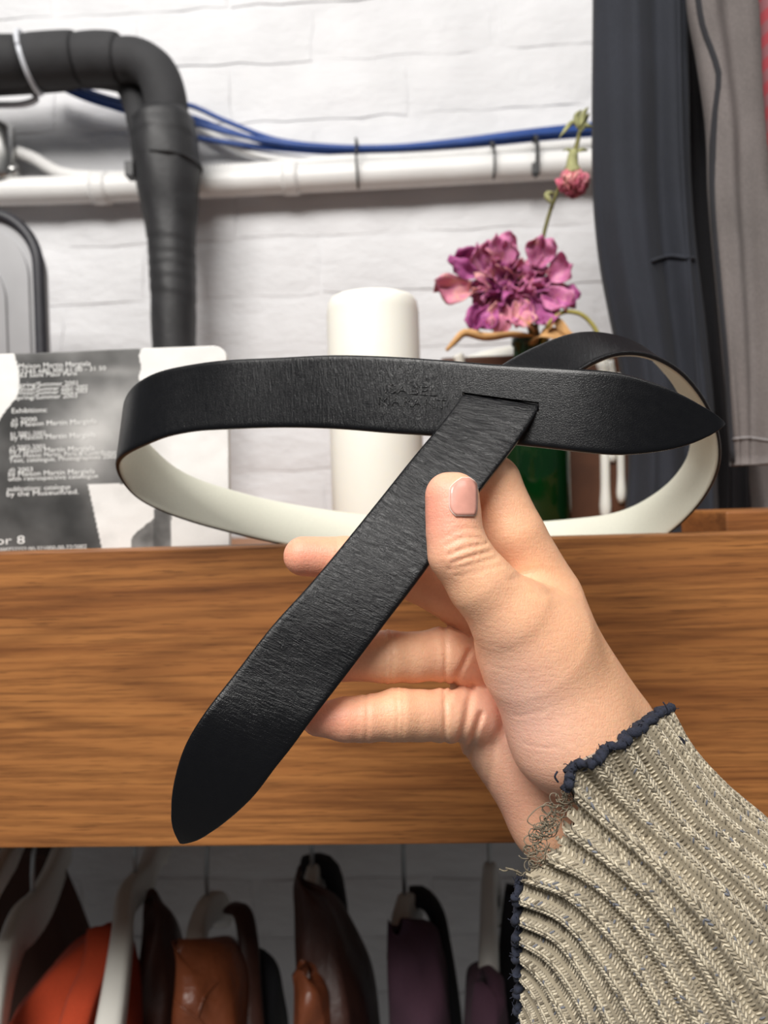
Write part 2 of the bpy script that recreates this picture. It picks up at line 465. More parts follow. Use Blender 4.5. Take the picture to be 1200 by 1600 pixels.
vm = (vs[:-1] + vs[1:]) / 2
j0, j1 = int(np.searchsorted(vm, .44)), int(np.searchsorted(vm, .53))
pres[i0:i1, j0:j1] = False
O = lambda i, j: i * nv + j
I = lambda i, j: nu * nv + i * nv + j
VV = np.concatenate([outer.reshape(-1, 3), inner.reshape(-1, 3)])
f_out, f_in, f_side = [], [], []
for i in range(nu - 1):
    for j in range(nv - 1):
        if not pres[i, j]: continue
        f_out.append((O(i,j), O(i+1,j), O(i+1,j+1), O(i,j+1))); f_in.append((I(i,j), I(i,j+1), I(i+1,j+1), I(i+1,j)))
        if i == 0 or not pres[i-1, j]: f_side.append((O(i,j), O(i,j+1), I(i,j+1), I(i,j)))
        if i == nu-2 or not pres[i+1, j]: f_side.append((O(i+1,j+1), O(i+1,j), I(i+1,j), I(i+1,j+1)))
        if j == 0 or not pres[i, j-1]: f_side.append((O(i+1,j), O(i,j), I(i,j), I(i+1,j)))
        if j == nv-2 or not pres[i, j+1]: f_side.append((O(i,j+1), O(i+1,j+1), I(i+1,j+1), I(i,j+1)))
belt = empty('leather_belt', F(400, 1100, .334), 'black leather belt with cream lining looped through its own slot', 'belt')
def compact(faces):
    A = np.array(faces); u, inv = np.unique(A, return_inverse=True)
    return u, inv.reshape(A.shape)
def crease_amt(b):
    return np.interp(b, [0, 6, 8, 9.4, 11, 13, 15, 30, 40, 44, 45, 47, 50, 52, 53.5, 55, 60], [.02, .03, .10, .42, .34, .12, .08, .05, .3, .35, .8, 1, .75, .5, .28, .1, .04])
def add_uv(o, u, extra):
    uvl = o.data.uv_layers.new(name='UVMap'); me = o.data
    li = np.empty(len(me.loops), np.int32); me.loops.foreach_get('vertex_index', li)
    gi = u[li] % (nu * nv)
    uv = np.stack([bl[gi // nv], vs[gi % nv] * .033], 1).astype(np.float32)
    uvl.data.foreach_set('uv', uv.ravel())
    ga = u % (nu * nv); c = crease_amt(bidx[ga // nv])
    vcolor(o, np.stack([c, c, c], 1))
u_, q_ = compact(f_out)
bl_o = fastmesh('outer_leather', VV[u_], q_, M['leather']); adopt(bl_o, belt); add_uv(bl_o, u_, 1)
u_, q_ = compact(f_in)
li_o = fastmesh('lining', VV[u_], q_, M['lining']); adopt(li_o, belt); li_o['label'] = 'cream smooth lining of the belt'
u_, q_ = compact(f_side)
ed_o = fastmesh('painted_edge', VV[u_], q_, M['belt_edge']); adopt(ed_o, belt)

def text_mesh(body, bold=False, extrude=0.0, mono=False):
    cu = bpy.data.curves.new('text', 'FONT'); cu.body = body; cu.size = 1.0; cu.extrude = extrude; cu.resolution_u = 3
    o = bpy.data.objects.new('text', cu); COL.objects.link(o)
    bpy.context.view_layer.update()
    dg = bpy.context.evaluated_depsgraph_get(); me = bpy.data.meshes.new_from_object(o.evaluated_get(dg))
    V = np.array([v.co[:] for v in me.vertices]); Fl = [tuple(p.vertices) for p in me.polygons]
    bpy.data.objects.remove(o); bpy.data.curves.remove(cu); bpy.data.meshes.remove(me)
    return V, Fl
front_idx = np.arange(40, 330)
px_of = []
Cinv = np.linalg.inv(CMn)
def project(p):
    q = np.append(p, 1) @ Cinv.T; return 600 + FPX * q[0] / -q[2], 800 - FPX * q[1] / -q[2]
fpx = np.array([project(bc[i])[0] for i in range(nu)])
seg_i = np.arange(0, int(np.argmin(abs(bidx - 15))))
def belt_at(px, v, h):
    i = np.interp(px, fpx[seg_i][::-1], seg_i[::-1].astype(float)); a = int(i); fr = i - a
    P = lambda k: bu[k] * (1 - v) + bn[k] * v + bnor[k] * (TH / 2 + h)
    return P(a) * (1 - fr) + P(a + 1) * fr
for body, x0, x1, v0, v1 in (('ISABEL', 603, 683, .365, .485), ('MARANT', 593, 698, .52, .645)):
    V, Fl = text_mesh(body, extrude=.05)
    lo, hi = V.min(0), V.max(0)
    out = []
    for p in V:
        a = (p[0] - lo[0]) / (hi[0] - lo[0]); b = (p[1] - lo[1]) / (hi[1] - lo[1])
        out.append(belt_at(x0 + a * (x1 - x0), v1 + b * (v0 - v1), (.00042) if p[2] > 0 else -.0006))
    o = newmesh('embossed_lettering', out, Fl, M['stamp'], smooth=False); adopt(o, belt)

# ------------------------------------------------------------------ hand (one continuous surface from a signed distance field)
def prim(*pts):
    out = []
    for (px, py, d, r) in pts:
        d *= K; out.append((camxyz(px, py, d), r * d / FPX))
    return out
thumb_tip = prim((699,772,.3405,33), (713,773,.3405,34))
thumb = prim((706,780,.3405,38), (708,800,.340,41), (710,832,.3390,42), (717,864,.3385,47), (752,913,.340,51), (800,966,.345,63), (836,1016,.354,85))
index = prim((636,806,.3665,29), (690,756,.3690,33), (768,756,.3765,45), (798,838,.376,53), (848,930,.380,57))
middle = prim((474,869,.3600,31), (540,873,.3635,34), (612,887,.369,37), (692,917,.378,43), (762,962,.389,50))
ring = prim((470,1020,.357,30), (535,1027,.361,36), (605,1026,.366,40), (645,1027,.370,38), (692,1022,.377,41), (744,1032,.390,46))
pinky = prim((497,1124,.350,26), (540,1124,.352,33.5), (572,1123,.354,35), (622,1117,.358,40), (655,1118,.362,38.5), (692,1118,.368,39.5), (738,1118,.381,44))
palm = [prim((848,952,.381,50), (948,1180,.392,80)), prim((778,988,.396,48), (905,1220,.402,72)), prim((742,1038,.398,44), (880,1245,.403,64)),
        prim((738,1116,.390,44), (862,1272,.398,62)), prim((836,1016,.356,86), (892,1145,.358,88)), prim((892,1145,.361,86), (955,1205,.383,78)),
        prim((955,1190,.390,85), (1080,1335,.398,84)), prim((860,1000,.369,62), (930,1140,.378,82)), prim((812,962,.356,46), (850,972,.373,48)), prim((868,1280,.397,64), (1000,1440,.402,82)), prim((920,1240,.396,88), (1050,1390,.400,92))]
tips = [(706,770,.331), (474,869,.3545), (470,1020,.354), (500,1124,.347), (640,800,.3555)]
# creases: polyline px, depth limit, groove mm, width px
CR = [([(600,984),(603,1025),(600,1068)],0.3690,.75,3.2), ([(610,984),(613,1025),(611,1068)],0.3690,.6,3.0), ([(572,1086),(575,1122),(571,1160)],0.3590,.75,3.2),
      ([(619,1074),(622,1118),(620,1160)],0.3620,.7,3.0), ([(628,1074),(630,1118),(627,1160)],0.3620,.55,3.0), ([(694,978),(697,1022),(695,1066)],0.3830,1.0,4),
      ([(694,1076),(696,1118),(695,1160)],0.3750,1.1,4), ([(526,838),(528,870),(525,905)],0.3640,.5,3),
      ([(703,835),(722,826),(748,828)],0.3330,.35,2.6), ([(698,852),(722,841),(752,842)],0.3330,.6,3), ([(700,868),(724,858),(758,850)],0.3350,.9,3.4),
      ([(706,880),(735,870),(765,862)],0.3380,.9,3.2), ([(700,890),(730,884),(775,872)],0.3380,.6,3), ([(712,900),(745,893),(785,884)],0.3400,.35,3), ([(690,842),(700,838),(712,840)],0.3330,.3,3),
      ([(728,1196),(740,1152),(752,1116)],0.3930,1.7,5), ([(716,1168),(730,1115),(738,1070)],0.3960,1.2,6), ([(700,1090),(718,1050),(734,1018)],0.3960,1.1,5), ([(758,1250),(766,1205),(772,1165)],0.3940,.7,6),
      ([(800,905),(850,890),(905,925)],0.3680,.25,5), ([(742,1000),(775,1010),(812,1022)],0.3430,.12,3), ([(748,1030),(790,1048),(840,1050)],0.3430,.12,3),
      ([(765,1105),(800,1118),(850,1112)],0.3430,.25,3), ([(790,1150),(830,1165),(880,1170)],0.3430,.25,3), ([(800,905),(835,928),(880,922)],0.3600,.28,6)]
H = .00082
lo = np.array([-.047, -.185, .222]); hi = np.array([.155, .034, .385])
nx, ny, nz = [int(v) for v in np.ceil((hi - lo) / H)]
gx = (lo[0] + H * np.arange(nx)).astype(np.float32)[:, None, None]; gy = (lo[1] + H * np.arange(ny)).astype(np.float32)[None, :, None]; gz = (lo[2] + H * np.arange(nz)).astype(np.float32)[None, None, :]
def cone(a, ra, b, rb):
    ba = b - a; L = float(ba @ ba)
    t = ((gx - a[0]) * ba[0] + (gy - a[1]) * ba[1] + (gz - a[2]) * ba[2]) / L
    np.clip(t, 0, 1, out=t)
    d = np.sqrt((gx - a[0] - t * ba[0])**2 + (gy - a[1] - t * ba[1])**2 + (gz - a[2] - t * ba[2])**2)
    return (d - (ra + (rb - ra) * t)).astype(np.float32)
def smin(a, b, k):
    h = np.maximum(k - np.abs(a - b), 0) / k
    return np.minimum(a, b) - h * h * h * k / 6
def chain(c, k=.003):
    d = None
    for (a, ra), (b, rb) in zip(c[:-1], c[1:]):
        e = cone(a, ra, b, rb); d = e if d is None else smin(d, e, k)
    return d
def blob(ids, k):
    d = None
    for n in ids:
        e = chain(palm[n]); d = e if d is None else smin(d, e, k)
    return d
# palm order: index side, middle, ring, little finger bones, thenar, heel, forearm pieces
pd = smin(blob((0, 4, 5, 6, 7, 8), .018), blob((1, 2, 3, 9, 10), .015), .009)
tot = smin(pd, smin(chain(thumb, .004), chain(thumb_tip), .004), .012)
base = pd
for fch, kk in ((index, .011), (middle, .008), (ring, .006), (pinky, .006)):
    tot = np.minimum(tot, smin(base, chain(fch), kk))
gpx = 600 + FPX * gx / gz; gpy = 800 - FPX * gy / gz
for poly, dm, amp, wid in CR:
    P = resample(np.array([(a, b, 0) for a, b in poly], float), 14)[:, :2]
    x0, x1 = P[:, 0].min() - 3*wid, P[:, 0].max() + 3*wid; y0, y1 = P[:, 1].min() - 3*wid, P[:, 1].max() + 3*wid
    zs = [lo[2], dm * K]
    ex = [(x0-600)/FPX*z for z in zs] + [(x1-600)/FPX*z for z in zs]; ey = [(800-y1)/FPX*z for z in zs] + [(800-y0)/FPX*z for z in zs]
    ia, ib = max(0, int((min(ex)-lo[0])/H)), min(nx, int((max(ex)-lo[0])/H)+2); ja, jb = max(0, int((min(ey)-lo[1])/H)), min(ny, int((max(ey)-lo[1])/H)+2)
    kb = min(nz, int((dm*K - lo[2])/H))
    sx = gpx[ia:ib, :, :kb]; sy = gpy[:, ja:jb, :kb]
    d2 = np.full((ib-ia, jb-ja, kb), 1e9, np.float32)
    for a, b in zip(P[:-1], P[1:]):
        v = b - a; L = v @ v
        t = np.clip(((sx - a[0]) * v[0] + (sy - a[1]) * v[1]) / L, 0, 1)
        d2 = np.minimum(d2, (sx - a[0] - t*v[0])**2 + (sy - a[1] - t*v[1])**2)
    g = np.exp(-d2 / wid**2) - .35 * np.exp(-d2 / (2.6*wid)**2)
    tot[ia:ib, ja:jb, :kb] += (amp * .001 * g).astype(np.float32)
def surface_nets(f, lo, H):
    s = f < 0
    c = np.zeros(tuple(n - 1 for n in f.shape), np.uint8)
    for a in (0, 1):
        for b in (0, 1):
            for d in (0, 1): c += s[a:f.shape[0]-1+a, b:f.shape[1]-1+b, d:f.shape[2]-1+d]
    act = (c > 0) & (c < 8); idx = -np.ones(c.shape, np.int32); cells = np.argwhere(act); idx[act] = np.arange(len(cells))
    acc = np.zeros((len(cells), 3)); cnt = np.zeros(len(cells))
    cs = [(0,0,0),(1,0,0),(0,1,0),(1,1,0),(0,0,1),(1,0,1),(0,1,1),(1,1,1)]
    vals = [f[cells[:,0]+a, cells[:,1]+b, cells[:,2]+d] for a, b, d in cs]
    for i in range(8):
        for j in range(i + 1, 8):
            df = np.array(cs[j]) - np.array(cs[i])
            if abs(df).sum() != 1: continue
            m = (vals[i] < 0) != (vals[j] < 0)
            t = vals[i][m] / (vals[i][m] - vals[j][m])
            acc[m] += np.array(cs[i]) + t[:, None] * df; cnt[m] += 1
    V = lo + H * (cells + acc / cnt[:, None])
    Q = []
    for ax in range(3):
        o1, o2 = [(1, 2), (2, 0), (0, 1)][ax]
        sl0 = [slice(1, n - 1) for n in f.shape]; sl0[ax] = slice(0, f.shape[ax] - 1)
        sl1 = list(sl0); sl1[ax] = slice(1, f.shape[ax])
        A, B = s[tuple(sl0)], s[tuple(sl1)]
        for flip, mm in ((False, A & ~B), (True, ~A & B)):
            e = np.argwhere(mm) + 1; e[:, ax] -= 1
            d1 = np.zeros(3, int); d1[o1] = 1; d2 = np.zeros(3, int); d2[o2] = 1
            q = np.stack([idx[tuple((e - d1 - d2).T)], idx[tuple((e - d2).T)], idx[tuple(e.T)], idx[tuple((e - d1).T)]], 1)
            Q.append(q[:, ::-1] if flip else q)
    return V, np.concatenate(Q)
HV, HQ = surface_nets(tot, lo, H)
HQ = HQ[(HQ >= 0).all(1)]
HVw = cam2w(HV)
person = empty('person', HVw[np.argmax(HV[:, 0])], 'right hand holding the belt strap, in a frayed grey ribbed knit sleeve', 'person')
hand = fastmesh('hand', HVw, HQ, M['skin']); adopt(hand, person)
sm = hand.modifiers.new('relax', 'SMOOTH'); sm.factor = .5; sm.iterations = 2
# skin colour: rosier finger ends and thenar, more golden back of the hand
hpx = 600 + FPX * HV[:, 0] / HV[:, 2]; hpy = 800 - FPX * HV[:, 1] / HV[:, 2]
def G(x, y, sx, sy, ang=0):
    c, s_ = math.cos(ang), math.sin(ang); dx, dy = hpx - x, hpy - y
    return np.exp(-(((dx*c + dy*s_)/sx)**2 + ((-dx*s_ + dy*c)/sy)**2))
S3 = lambda *c: np.array(srgb(*c)[:3])
colr = np.tile(S3(238, 186, 148), (len(HV), 1))
def lay(mask, c, amt):
    global colr
    m = np.clip(mask * amt, 0, 1)[:, None]; colr = colr * (1 - m) + S3(*c) * m
lay(G(880,1000,110,110,.8), (234,178,134), .6)
lay(G(850,880,70,80), (234,176,134), .5)
lay(G(815,1120,85,120,-.5), (244,196,178), .8)
lay(G(690,790,45,75), (240,168,148), .8)
for t_ in tips[1:]: lay(G(t_[0], t_[1], 75, 45), (234,150,128), .75)
lay(G(790,1270,60,80,.7), (238,176,152), .6)
vcolor(hand, colr)

# thumbnail laid on the thumb
from mathutils.bvhtree import BVHTree
dgr = bpy.context.evaluated_depsgraph_get(); hme = hand.evaluated_get(dgr).to_mesh()
bvh = BVHTree.FromPolygons([hand.matrix_world @ v.co for v in hme.vertices], [tuple(p.vertices) for p in hme.polygons])
camp = Vector(CMn[:3, 3])
def hit(px, py):
    d = Vector(W(px, py, 1.0)) - camp; d.normalize()
    r = bvh.ray_cast(camp, d)
    return (np.array(r[0]), np.array(r[1])) if r[0] is not None else None
def nail_rows(grow):
    rows = []
    for j in range(13):
        t = j / 12; y = 748 - grow + t * (58 + 2*grow)
        xl = 702 - grow + 19 * max(0, (1 - t * 3.2)) ** 1.7 + 10 * max(0, (t - .72) / .28) ** 2
        xr = 744 + grow * .6 - 12 * max(0, (1 - t * 4.5)) ** 2 - 4 * max(0, (t - .8) / .2) ** 2
        while hit(xr + 1.5, y) is None or np.linalg.norm(hit(xr + 1.5, y)[0] - np.array(camp)) > .345 * K * 1.06: xr -= 1
        rows.append([(xl + (xr - xl) * i / 10, y) for i in range(11)])
    return rows
def nail_mesh(name, grow, h, mat):
    P = []; last = None
    for row in nail_rows(grow):
        for (x, y) in row:
            r = hit(x, y) or hit(x - 4, y) or hit(x - 8, y)
            if r is None: r = last
            last = r
            P.append((r[0], r[1]))
    pos = np.array([p[0] for p in P]).reshape(13, 11, 3); nor = np.array([p[1] for p in P]).reshape(13, 11, 3)
    nor[...] = nor.mean((0, 1)) * .6 + nor * .4
    for _ in range(4):
        q = pos.copy(); q[1:-1, 1:-1] = (pos[:-2, 1:-1] + pos[2:, 1:-1] + pos[1:-1, :-2] + pos[1:-1, 2:]) / 4; pos = q
    hh = np.full((13, 11), h); hh[0] = hh[-1] = h*.25; hh[:, 0] = hh[:, -1] = h*.25
    top = pos + nor * hh[..., None]; bot = pos - nor * .0008
    V = np.concatenate([top.reshape(-1, 3), bot.reshape(-1, 3)]); n = 143; Fl = []
    for j in range(12):
        for i in range(10):
            a = j*11 + i; Fl.append((a, a+1, a+12, a+11)); Fl.append((n+a, n+a+11, n+a+12, n+a+1))
    loop = [i for i in range(11)] + [j*11 + 10 for j in range(1, 13)] + [12*11 + i for i in range(9, -1, -1)] + [j*11 for j in range(11, 0, -1)]
    for a, b in zip(loop, loop[1:] + loop[:1]): Fl.append((a, n + a, n + b, b))
    return newmesh(name, V, Fl, mat)
nl = nail_mesh('thumbnail', 0, .0007, M['nail']); adopt(nl, person)
rim = nail_mesh('cuticle', 1.0, .0003, M['nail_rim']); adopt(rim, person)

# ------------------------------------------------------------------ sleeve
GD0 = [
 [(1037,1112,.378),(1072,1180,.376),(1132,1240,.376),(1204,1298,.378),(1310,1385,.38)],
 [(1020,1120,.360),(1068,1186,.358),(1120,1246,.356),(1204,1316,.355),(1305,1400,.355)],
 [(990,1140,.340),(1045,1215,.341),(1107,1290,.339),(1200,1372,.336),(1290,1450,.333)],
 [(950,1170,.328),(1005,1250,.330),(1080,1330,.329),(1180,1425,.325),(1270,1510,.322)],
 [(892,1206,.3235),(940,1256,.326),(1013,1322,.323),(1100,1410,.318),(1220,1545,.313)],
 [(883,1246,.3265),(929,1289,.325),(1013,1364,.320),(1088,1448,.315),(1180,1585,.31)],
 [(864,1289,.329),(935,1340,.324),(1013,1411,.318),(1083,1504,.313),(1160,1625,.309)],
 [(841,1336,.331),(915,1369,.325),(995,1448,.318),(1060,1551,.313),(1115,1650,.309)],
 [(813,1372,.334),(883,1401,.327),(948,1467,.320),(1013,1560,.315),(1060,1660,.311)],
 [(810,1415,.337),(873,1448,.330),(929,1518,.323),(976,1600,.318),(1012,1690,.313)],
 [(810,1453,.340),(864,1490,.333),(911,1551,.327),(945,1620,.322),(975,1710,.318)],
 [(811,1495,.344),(850,1537,.338),(890,1605,.331),(915,1665,.327),(940,1735,.322)],
 [(813,1537,.348),(843,1580,.343),(870,1640,.337),(890,1695,.332),(905,1760,.328)],
 [(816,1580,.353),(835,1625,.349),(850,1680,.344),(862,1730,.340),(870,1785,.336)],
 [(820,1625,.360),(834,1665,.357),(845,1710,.353),(852,1760,.350),(858,1810,.347)],
 [(842,1600,.398),(868,1640,.400),(895,1690,.402),(915,1740,.404),(935,1790,.406)],
 [(905,1450,.428),(960,1500,.430),(1020,1560,.432),(1085,1630,.434),(1150,1700,.436)],
 [(985,1270,.424),(1040,1335,.428),(1105,1400,.432),(1180,1470,.434),(1260,1540,.436)],
 [(1026,1152,.402),(1068,1215,.404),(1130,1275,.408),(1205,1340,.41),(1305,1430,.412)]]
GD = [g + [tuple(2.1 * np.array(g[-1]) - 1.1 * np.array(g[-2]))] for g in GD0]
NT_, NS_ = 175, 760
Gp = np.array([resample(np.array([F(*p) for p in g]), NT_) for g in GD])          # guides x t x 3
ng = len(GD)
# closed Catmull-Rom across the guides at every t
ext = np.concatenate([Gp[-3:], Gp, Gp[:3]])
def across(t, s):                                                                  # s in guide units (array)
    i = np.floor(s).astype(int); u = (s - i)[:, None]; k = i % ng + 3
    p0, p1, p2, p3 = ext[k-1, t], ext[k, t], ext[k+1, t], ext[k+2, t]
    return .5 * ((2*p1) + (-p0 + p2)*u + (2*p0 - 5*p1 + 4*p2 - p3)*u**2 + (-p0 + 3*p1 - 3*p2 + p3)*u**3)
sd = np.linspace(0, ng, 3000)
arc = across(int(NT_*.33), sd); al = np.concatenate([[0], np.cumsum(np.linalg.norm(np.diff(arc, axis=0), axis=1))])
RIB = al[-1] / round(al[-1] / .0098)
nrib = int(round(al[-1] / RIB))
sl_ = np.interp(np.linspace(0, al[-1], NS_, endpoint=False), al, sd)               # even spacing round the sleeve
SV = np.stack([across(t, sl_) for t in range(NT_)])                                # t x s x 3
ax_c = SV.mean(1)
dS = np.roll(SV, -1, 1) - np.roll(SV, 1, 1); dT = np.gradient(SV, axis=0)
SN = np.cross(dS, dT); SN /= np.linalg.norm(SN, axis=2)[..., None] + 1e-12
if np.mean(np.sum(SN * (SV - ax_c[:, None, :]), 2)) < 0: SN = -SN
phase = (np.arange(NS_) / NS_ * nrib) % 1.0
prof = np.clip(.5 + .75 * np.cos((phase - .5) * 2 * math.pi), 0, 1); prof = prof * prof * (3 - 2 * prof)
wav = np.array([[.0008 * math.sin(s * .9 + t * .06) for s in sl_] for t in range(NT_)])
OUT = SV + SN * (prof[None, :] * .0046 + wav - .0016)[..., None]
INN = SV - SN * .0028
# the torn stretch of the cuff is eaten back
torn = np.interp(sl_ % ng, [0, 4.2, 4.7, 6.2, 7.2, 7.9, 8.2, ng], [0, 0, 5, 7, 5, 2, 0, 0])
torn += np.where(torn > 0, np.array([2.5 * math.sin(k * .9) + 1.5 * math.sin(k * 2.3) for k in range(NS_)]), 0)
torn = np.clip(torn, 0, None)
i, j = np.meshgrid(np.arange(NT_ - 1), np.arange(NS_), indexing='ij'); j2 = (j + 1) % NS_
ok = (i >= torn[j])
def Q4(off): return np.stack([off + i*NS_ + j, off + (i+1)*NS_ + j, off + (i+1)*NS_ + j2, off + i*NS_ + j2], -1)[ok]
nn = NT_ * NS_
side = []
first = np.ceil(torn).astype(int)
for jj in range(NS_):
    a, b = jj, (jj + 1) % NS_; t0 = first[jj]
    side.append((t0*NS_ + a, t0*NS_ + b, nn + t0*NS_ + b, nn + t0*NS_ + a))
QQ = np.concatenate([Q4(0), Q4(nn)[:, ::-1], np.array(side)])
SVV = np.concatenate([OUT.reshape(-1, 3), INN.reshape(-1, 3)])
sleeve = fastmesh('sleeve', SVV, QQ, M['yarn']); adopt(sleeve, person)
sleeve['label'] = 'ribbed grey beige knit sleeve with a torn navy edged cuff'
vcolor(sleeve, np.tile(S3(160, 149, 128), (2 * nn, 1)))
# knit stitches: small yarn loops, V-shaped on the ribs and purl bumps in the furrows
tl = np.concatenate([[0], np.cumsum(np.linalg.norm(np.diff(SV.mean(1), axis=0), axis=1))])
def surf(sf, tf_, h):
    s0 = np.floor(sf).astype(int) % NS_; s1 = (s0 + 1) % NS_; fs = (sf - np.floor(sf))[..., None]
    t0 = np.clip(np.floor(tf_).astype(int), 0, NT_ - 2); ft = (tf_ - t0)[..., None]
    P = (OUT[t0, s0]*(1-fs) + OUT[t0, s1]*fs)*(1-ft) + (OUT[t0+1, s0]*(1-fs) + OUT[t0+1, s1]*fs)*ft
    N_ = SN[t0, s0]
    return P + N_ * h[..., None], N_
row = .00150
mean_step = tl[-1] / (NT_ - 1)
def grains(S0, T0, S1, T1, rad, lift, cols, name):
    P0, n0 = surf(S0, T0, lift); P1, n1 = surf(S1, T1, lift)
    ax = P1 - P0; L = np.linalg.norm(ax, axis=1)[:, None] + 1e-12; axn = ax / L
    b = np.cross(axn, n0); b /= np.linalg.norm(b, axis=1)[:, None] + 1e-12; n = np.cross(b, axn)
    rings = [(-.12, .0), (.14, .8), (.5, 1.0), (.86, .8), (1.12, .0)]; seg = 5; V = []
    for u, k in rings:
        c = P0 + ax * u
        if k == 0: V.append(c[:, None, :]); continue
        a = np.linspace(0, 2*math.pi, seg, endpoint=False)
        V.append(c[:, None, :] + (b[:, None, :] * np.cos(a)[None, :, None] + n[:, None, :] * (.8 * np.sin(a))[None, :, None]) * (rad[:, None, None] * k))
    V = np.concatenate(V, 1); per = V.shape[1]; F_ = []
    for k in range(seg):
        k2 = (k + 1) % seg
        F_ += [(0, 1+k2, 1+k), (1+2*seg+k, 1+2*seg+k2, 1+3*seg)]
        for r in range(2):
            a0, a1, b0, b1 = 1+r*seg+k, 1+r*seg+k2, 1+(r+1)*seg+k, 1+(r+1)*seg+k2
            F_ += [(a0, a1, b1), (a0, b1, b0)]
    F_ = np.array(F_); m = len(V)
    Q = (F_[None] + (np.arange(m) * per)[:, None, None]).reshape(-1, 3)
    o = fastmesh(name, V.reshape(-1, 3), Q, M['yarn']); vcolor(o, np.repeat(cols, per, 0))
    return o
vis = [(k) for k in range(nrib)]
S0, T0, S1, T1, RD, LF, CC = [], [], [], [], [], [], []
spr = NS_ / nrib
lite, mid_c, dark_c, blue_c = S3(202, 191, 168), S3(168, 157, 136), S3(116, 106, 88), S3(112, 114, 122)
def yarn_colour():
    q = random.random()
    return (lite if q < .5 else mid_c if q < .86 else dark_c if q < .97 else blue_c) * random.uniform(.75, 1.1)
for k in vis:
    sc = (k + .5) * spr
    if not (0 <= np.interp(sc / NS_ * al[-1], al, sd) <= 14.6 or np.interp(sc / NS_ * al[-1], al, sd) > 18.2): continue
    for wv in (-.5, .5):                                  # two knit wales on each rib
        s_c = sc + wv * spr * .245
        rows = np.arange(torn[int(s_c) % NS_] * mean_step + .0006, tl[-1] - .002, row)
        for r in rows:
            t = np.interp(r, tl, np.arange(NT_)); dt = row / mean_step
            for sgn in (-1, 1):
                S0.append(s_c + sgn * spr * .012); T0.append(t); S1.append(s_c + sgn * spr * .105); T1.append(min(t + dt * 1.15, NT_ - 1.01)); 
                RD.append(.00050); LF.append(.0003 + random.uniform(-.00008, .00008))
                CC.append(yarn_colour())
    for pv in (.34, .5, .66):                              # purl bumps in the furrow
        s_c = sc + pv * spr
        rows = np.arange(torn[int(s_c) % NS_] * mean_step + .0006 + random.uniform(0, .0008), tl[-1] - .002, row)
        for r in rows:
            t = np.interp(r, tl, np.arange(NT_))
            S0.append(s_c - spr * .06); T0.append(t); S1.append(s_c + spr * .06); T1.append(min(t + .55 * random.uniform(.6, 1.4), NT_ - 1.01))
            RD.append(.00046); LF.append(.0002)
            CC.append(yarn_colour())
st = grains(np.array(S0), np.array(T0), np.array(S1), np.array(T1), np.array(RD), np.array(LF), np.array(CC), 'knit_stitches')
adopt(st, sleeve) if False else None
st.parent = sleeve; tag(st, kind='stuff')
# navy edging along the two whole stretches of the cuff
def cord(name, s_a, s_b, n, r):
    ss = np.interp(np.linspace(s_a, s_b, n), sd, al) / al[-1] * NS_
    P, N_ = surf(ss, np.full(n, .2), np.full(n, .0002))
    P = P + np.array([[random.gauss(0, .00022) for _ in range(3)] for _ in range(n)])
    R = r * np.array([1 + .28 * math.sin(k * 1.1) + .22 * random.random() for k in range(n)])
    o = tube(name, P, R, M['navy_yarn'], seg=8); o.parent = sleeve; return P
edgeA = cord('navy_edging', .0, 4.5, 170, .0016)
edgeB = cord('navy_edging', 8.05, 14.6, 190, .0014)
def thread(name, P, r, mat, n=26):
    o = tube(name, resample(np.array(P), n), r, mat, seg=5); o.parent = sleeve; return o
tufts = []
for E in (edgeA, edgeB):
    for k in range(0, len(E)):
        p = E[k]; d = np.array([random.gauss(0, 1) for _ in range(3)]); d /= np.linalg.norm(d)
        L = random.uniform(.0018, .0036)
        tufts.append(tube_arr(resample(np.array([p, p + d*L*.6 + np.random.default_rng(k).normal(0, .0004, 3), p + d*L]), 5), .00017, 4))
V, Fl = join_arr(tufts); o = newmesh('fray_tufts', V, Fl, M['navy_yarn']); o.parent = sleeve; tag(o, kind='stuff')
# loose loops across the tear
loops = []
rl = random.Random(3)
for k in range(60):
    x = rl.uniform(0, 1); cx_ = 892 - 70 * x + rl.uniform(-12, 12); cy_ = 1232 + 125 * x + rl.uniform(-12, 12); d = .3275 + .004 * x
    r = rl.uniform(4, 11); a0 = rl.uniform(0, 6.28); pts = []
    for q in range(9):
        a = a0 + q * .75; pts.append(F(cx_ + r * math.cos(a) - q * 1.2 + rl.uniform(-1.5, 1.5), cy_ + r * math.sin(a) + q * .6, d + rl.uniform(-.001, .001)))
    loops.append(tube_arr(resample(np.array(pts), 22), .00021, 5))
V, Fl = join_arr(loops); o = newmesh('frayed_loops', V, Fl, M['grey_thread']); o.parent = sleeve; tag(o, kind='stuff')
thread('loose_thread', [F(868,1262,.327), F(850,1258,.326), F(832,1270,.326), F(824,1283,.326), F(840,1292,.327), F(852,1290,.328)], .00022, M['grey_thread'])
thread('loose_thread', [F(1036,1118,.36), F(1043,1112,.359), F(1040,1103,.358), F(1036,1097,.358)], .0003, M['navy_yarn'])
thread('loose_thread', [F(1052,1150,.362), F(1063,1152,.36), F(1070,1160,.36), F(1060,1168,.361), F(1054,1160,.361), F(1066,1156,.36), F(1069,1167,.36)], .0003, M['navy_yarn'])
thread('loose_thread', [F(872,1222,.326), F(867,1213,.325), F(871,1205,.325)], .0004, M['navy_yarn'])
thread('loose_thread', [F(812,1368,.331), F(800,1358,.331), F(788,1361,.331), F(780,1358,.331)], .0003, M['grey_thread'])
thread('loose_thread', [F(815,1365,.331), F(804,1360,.33), F(790,1356,.33)], .0003, M['grey_thread'])

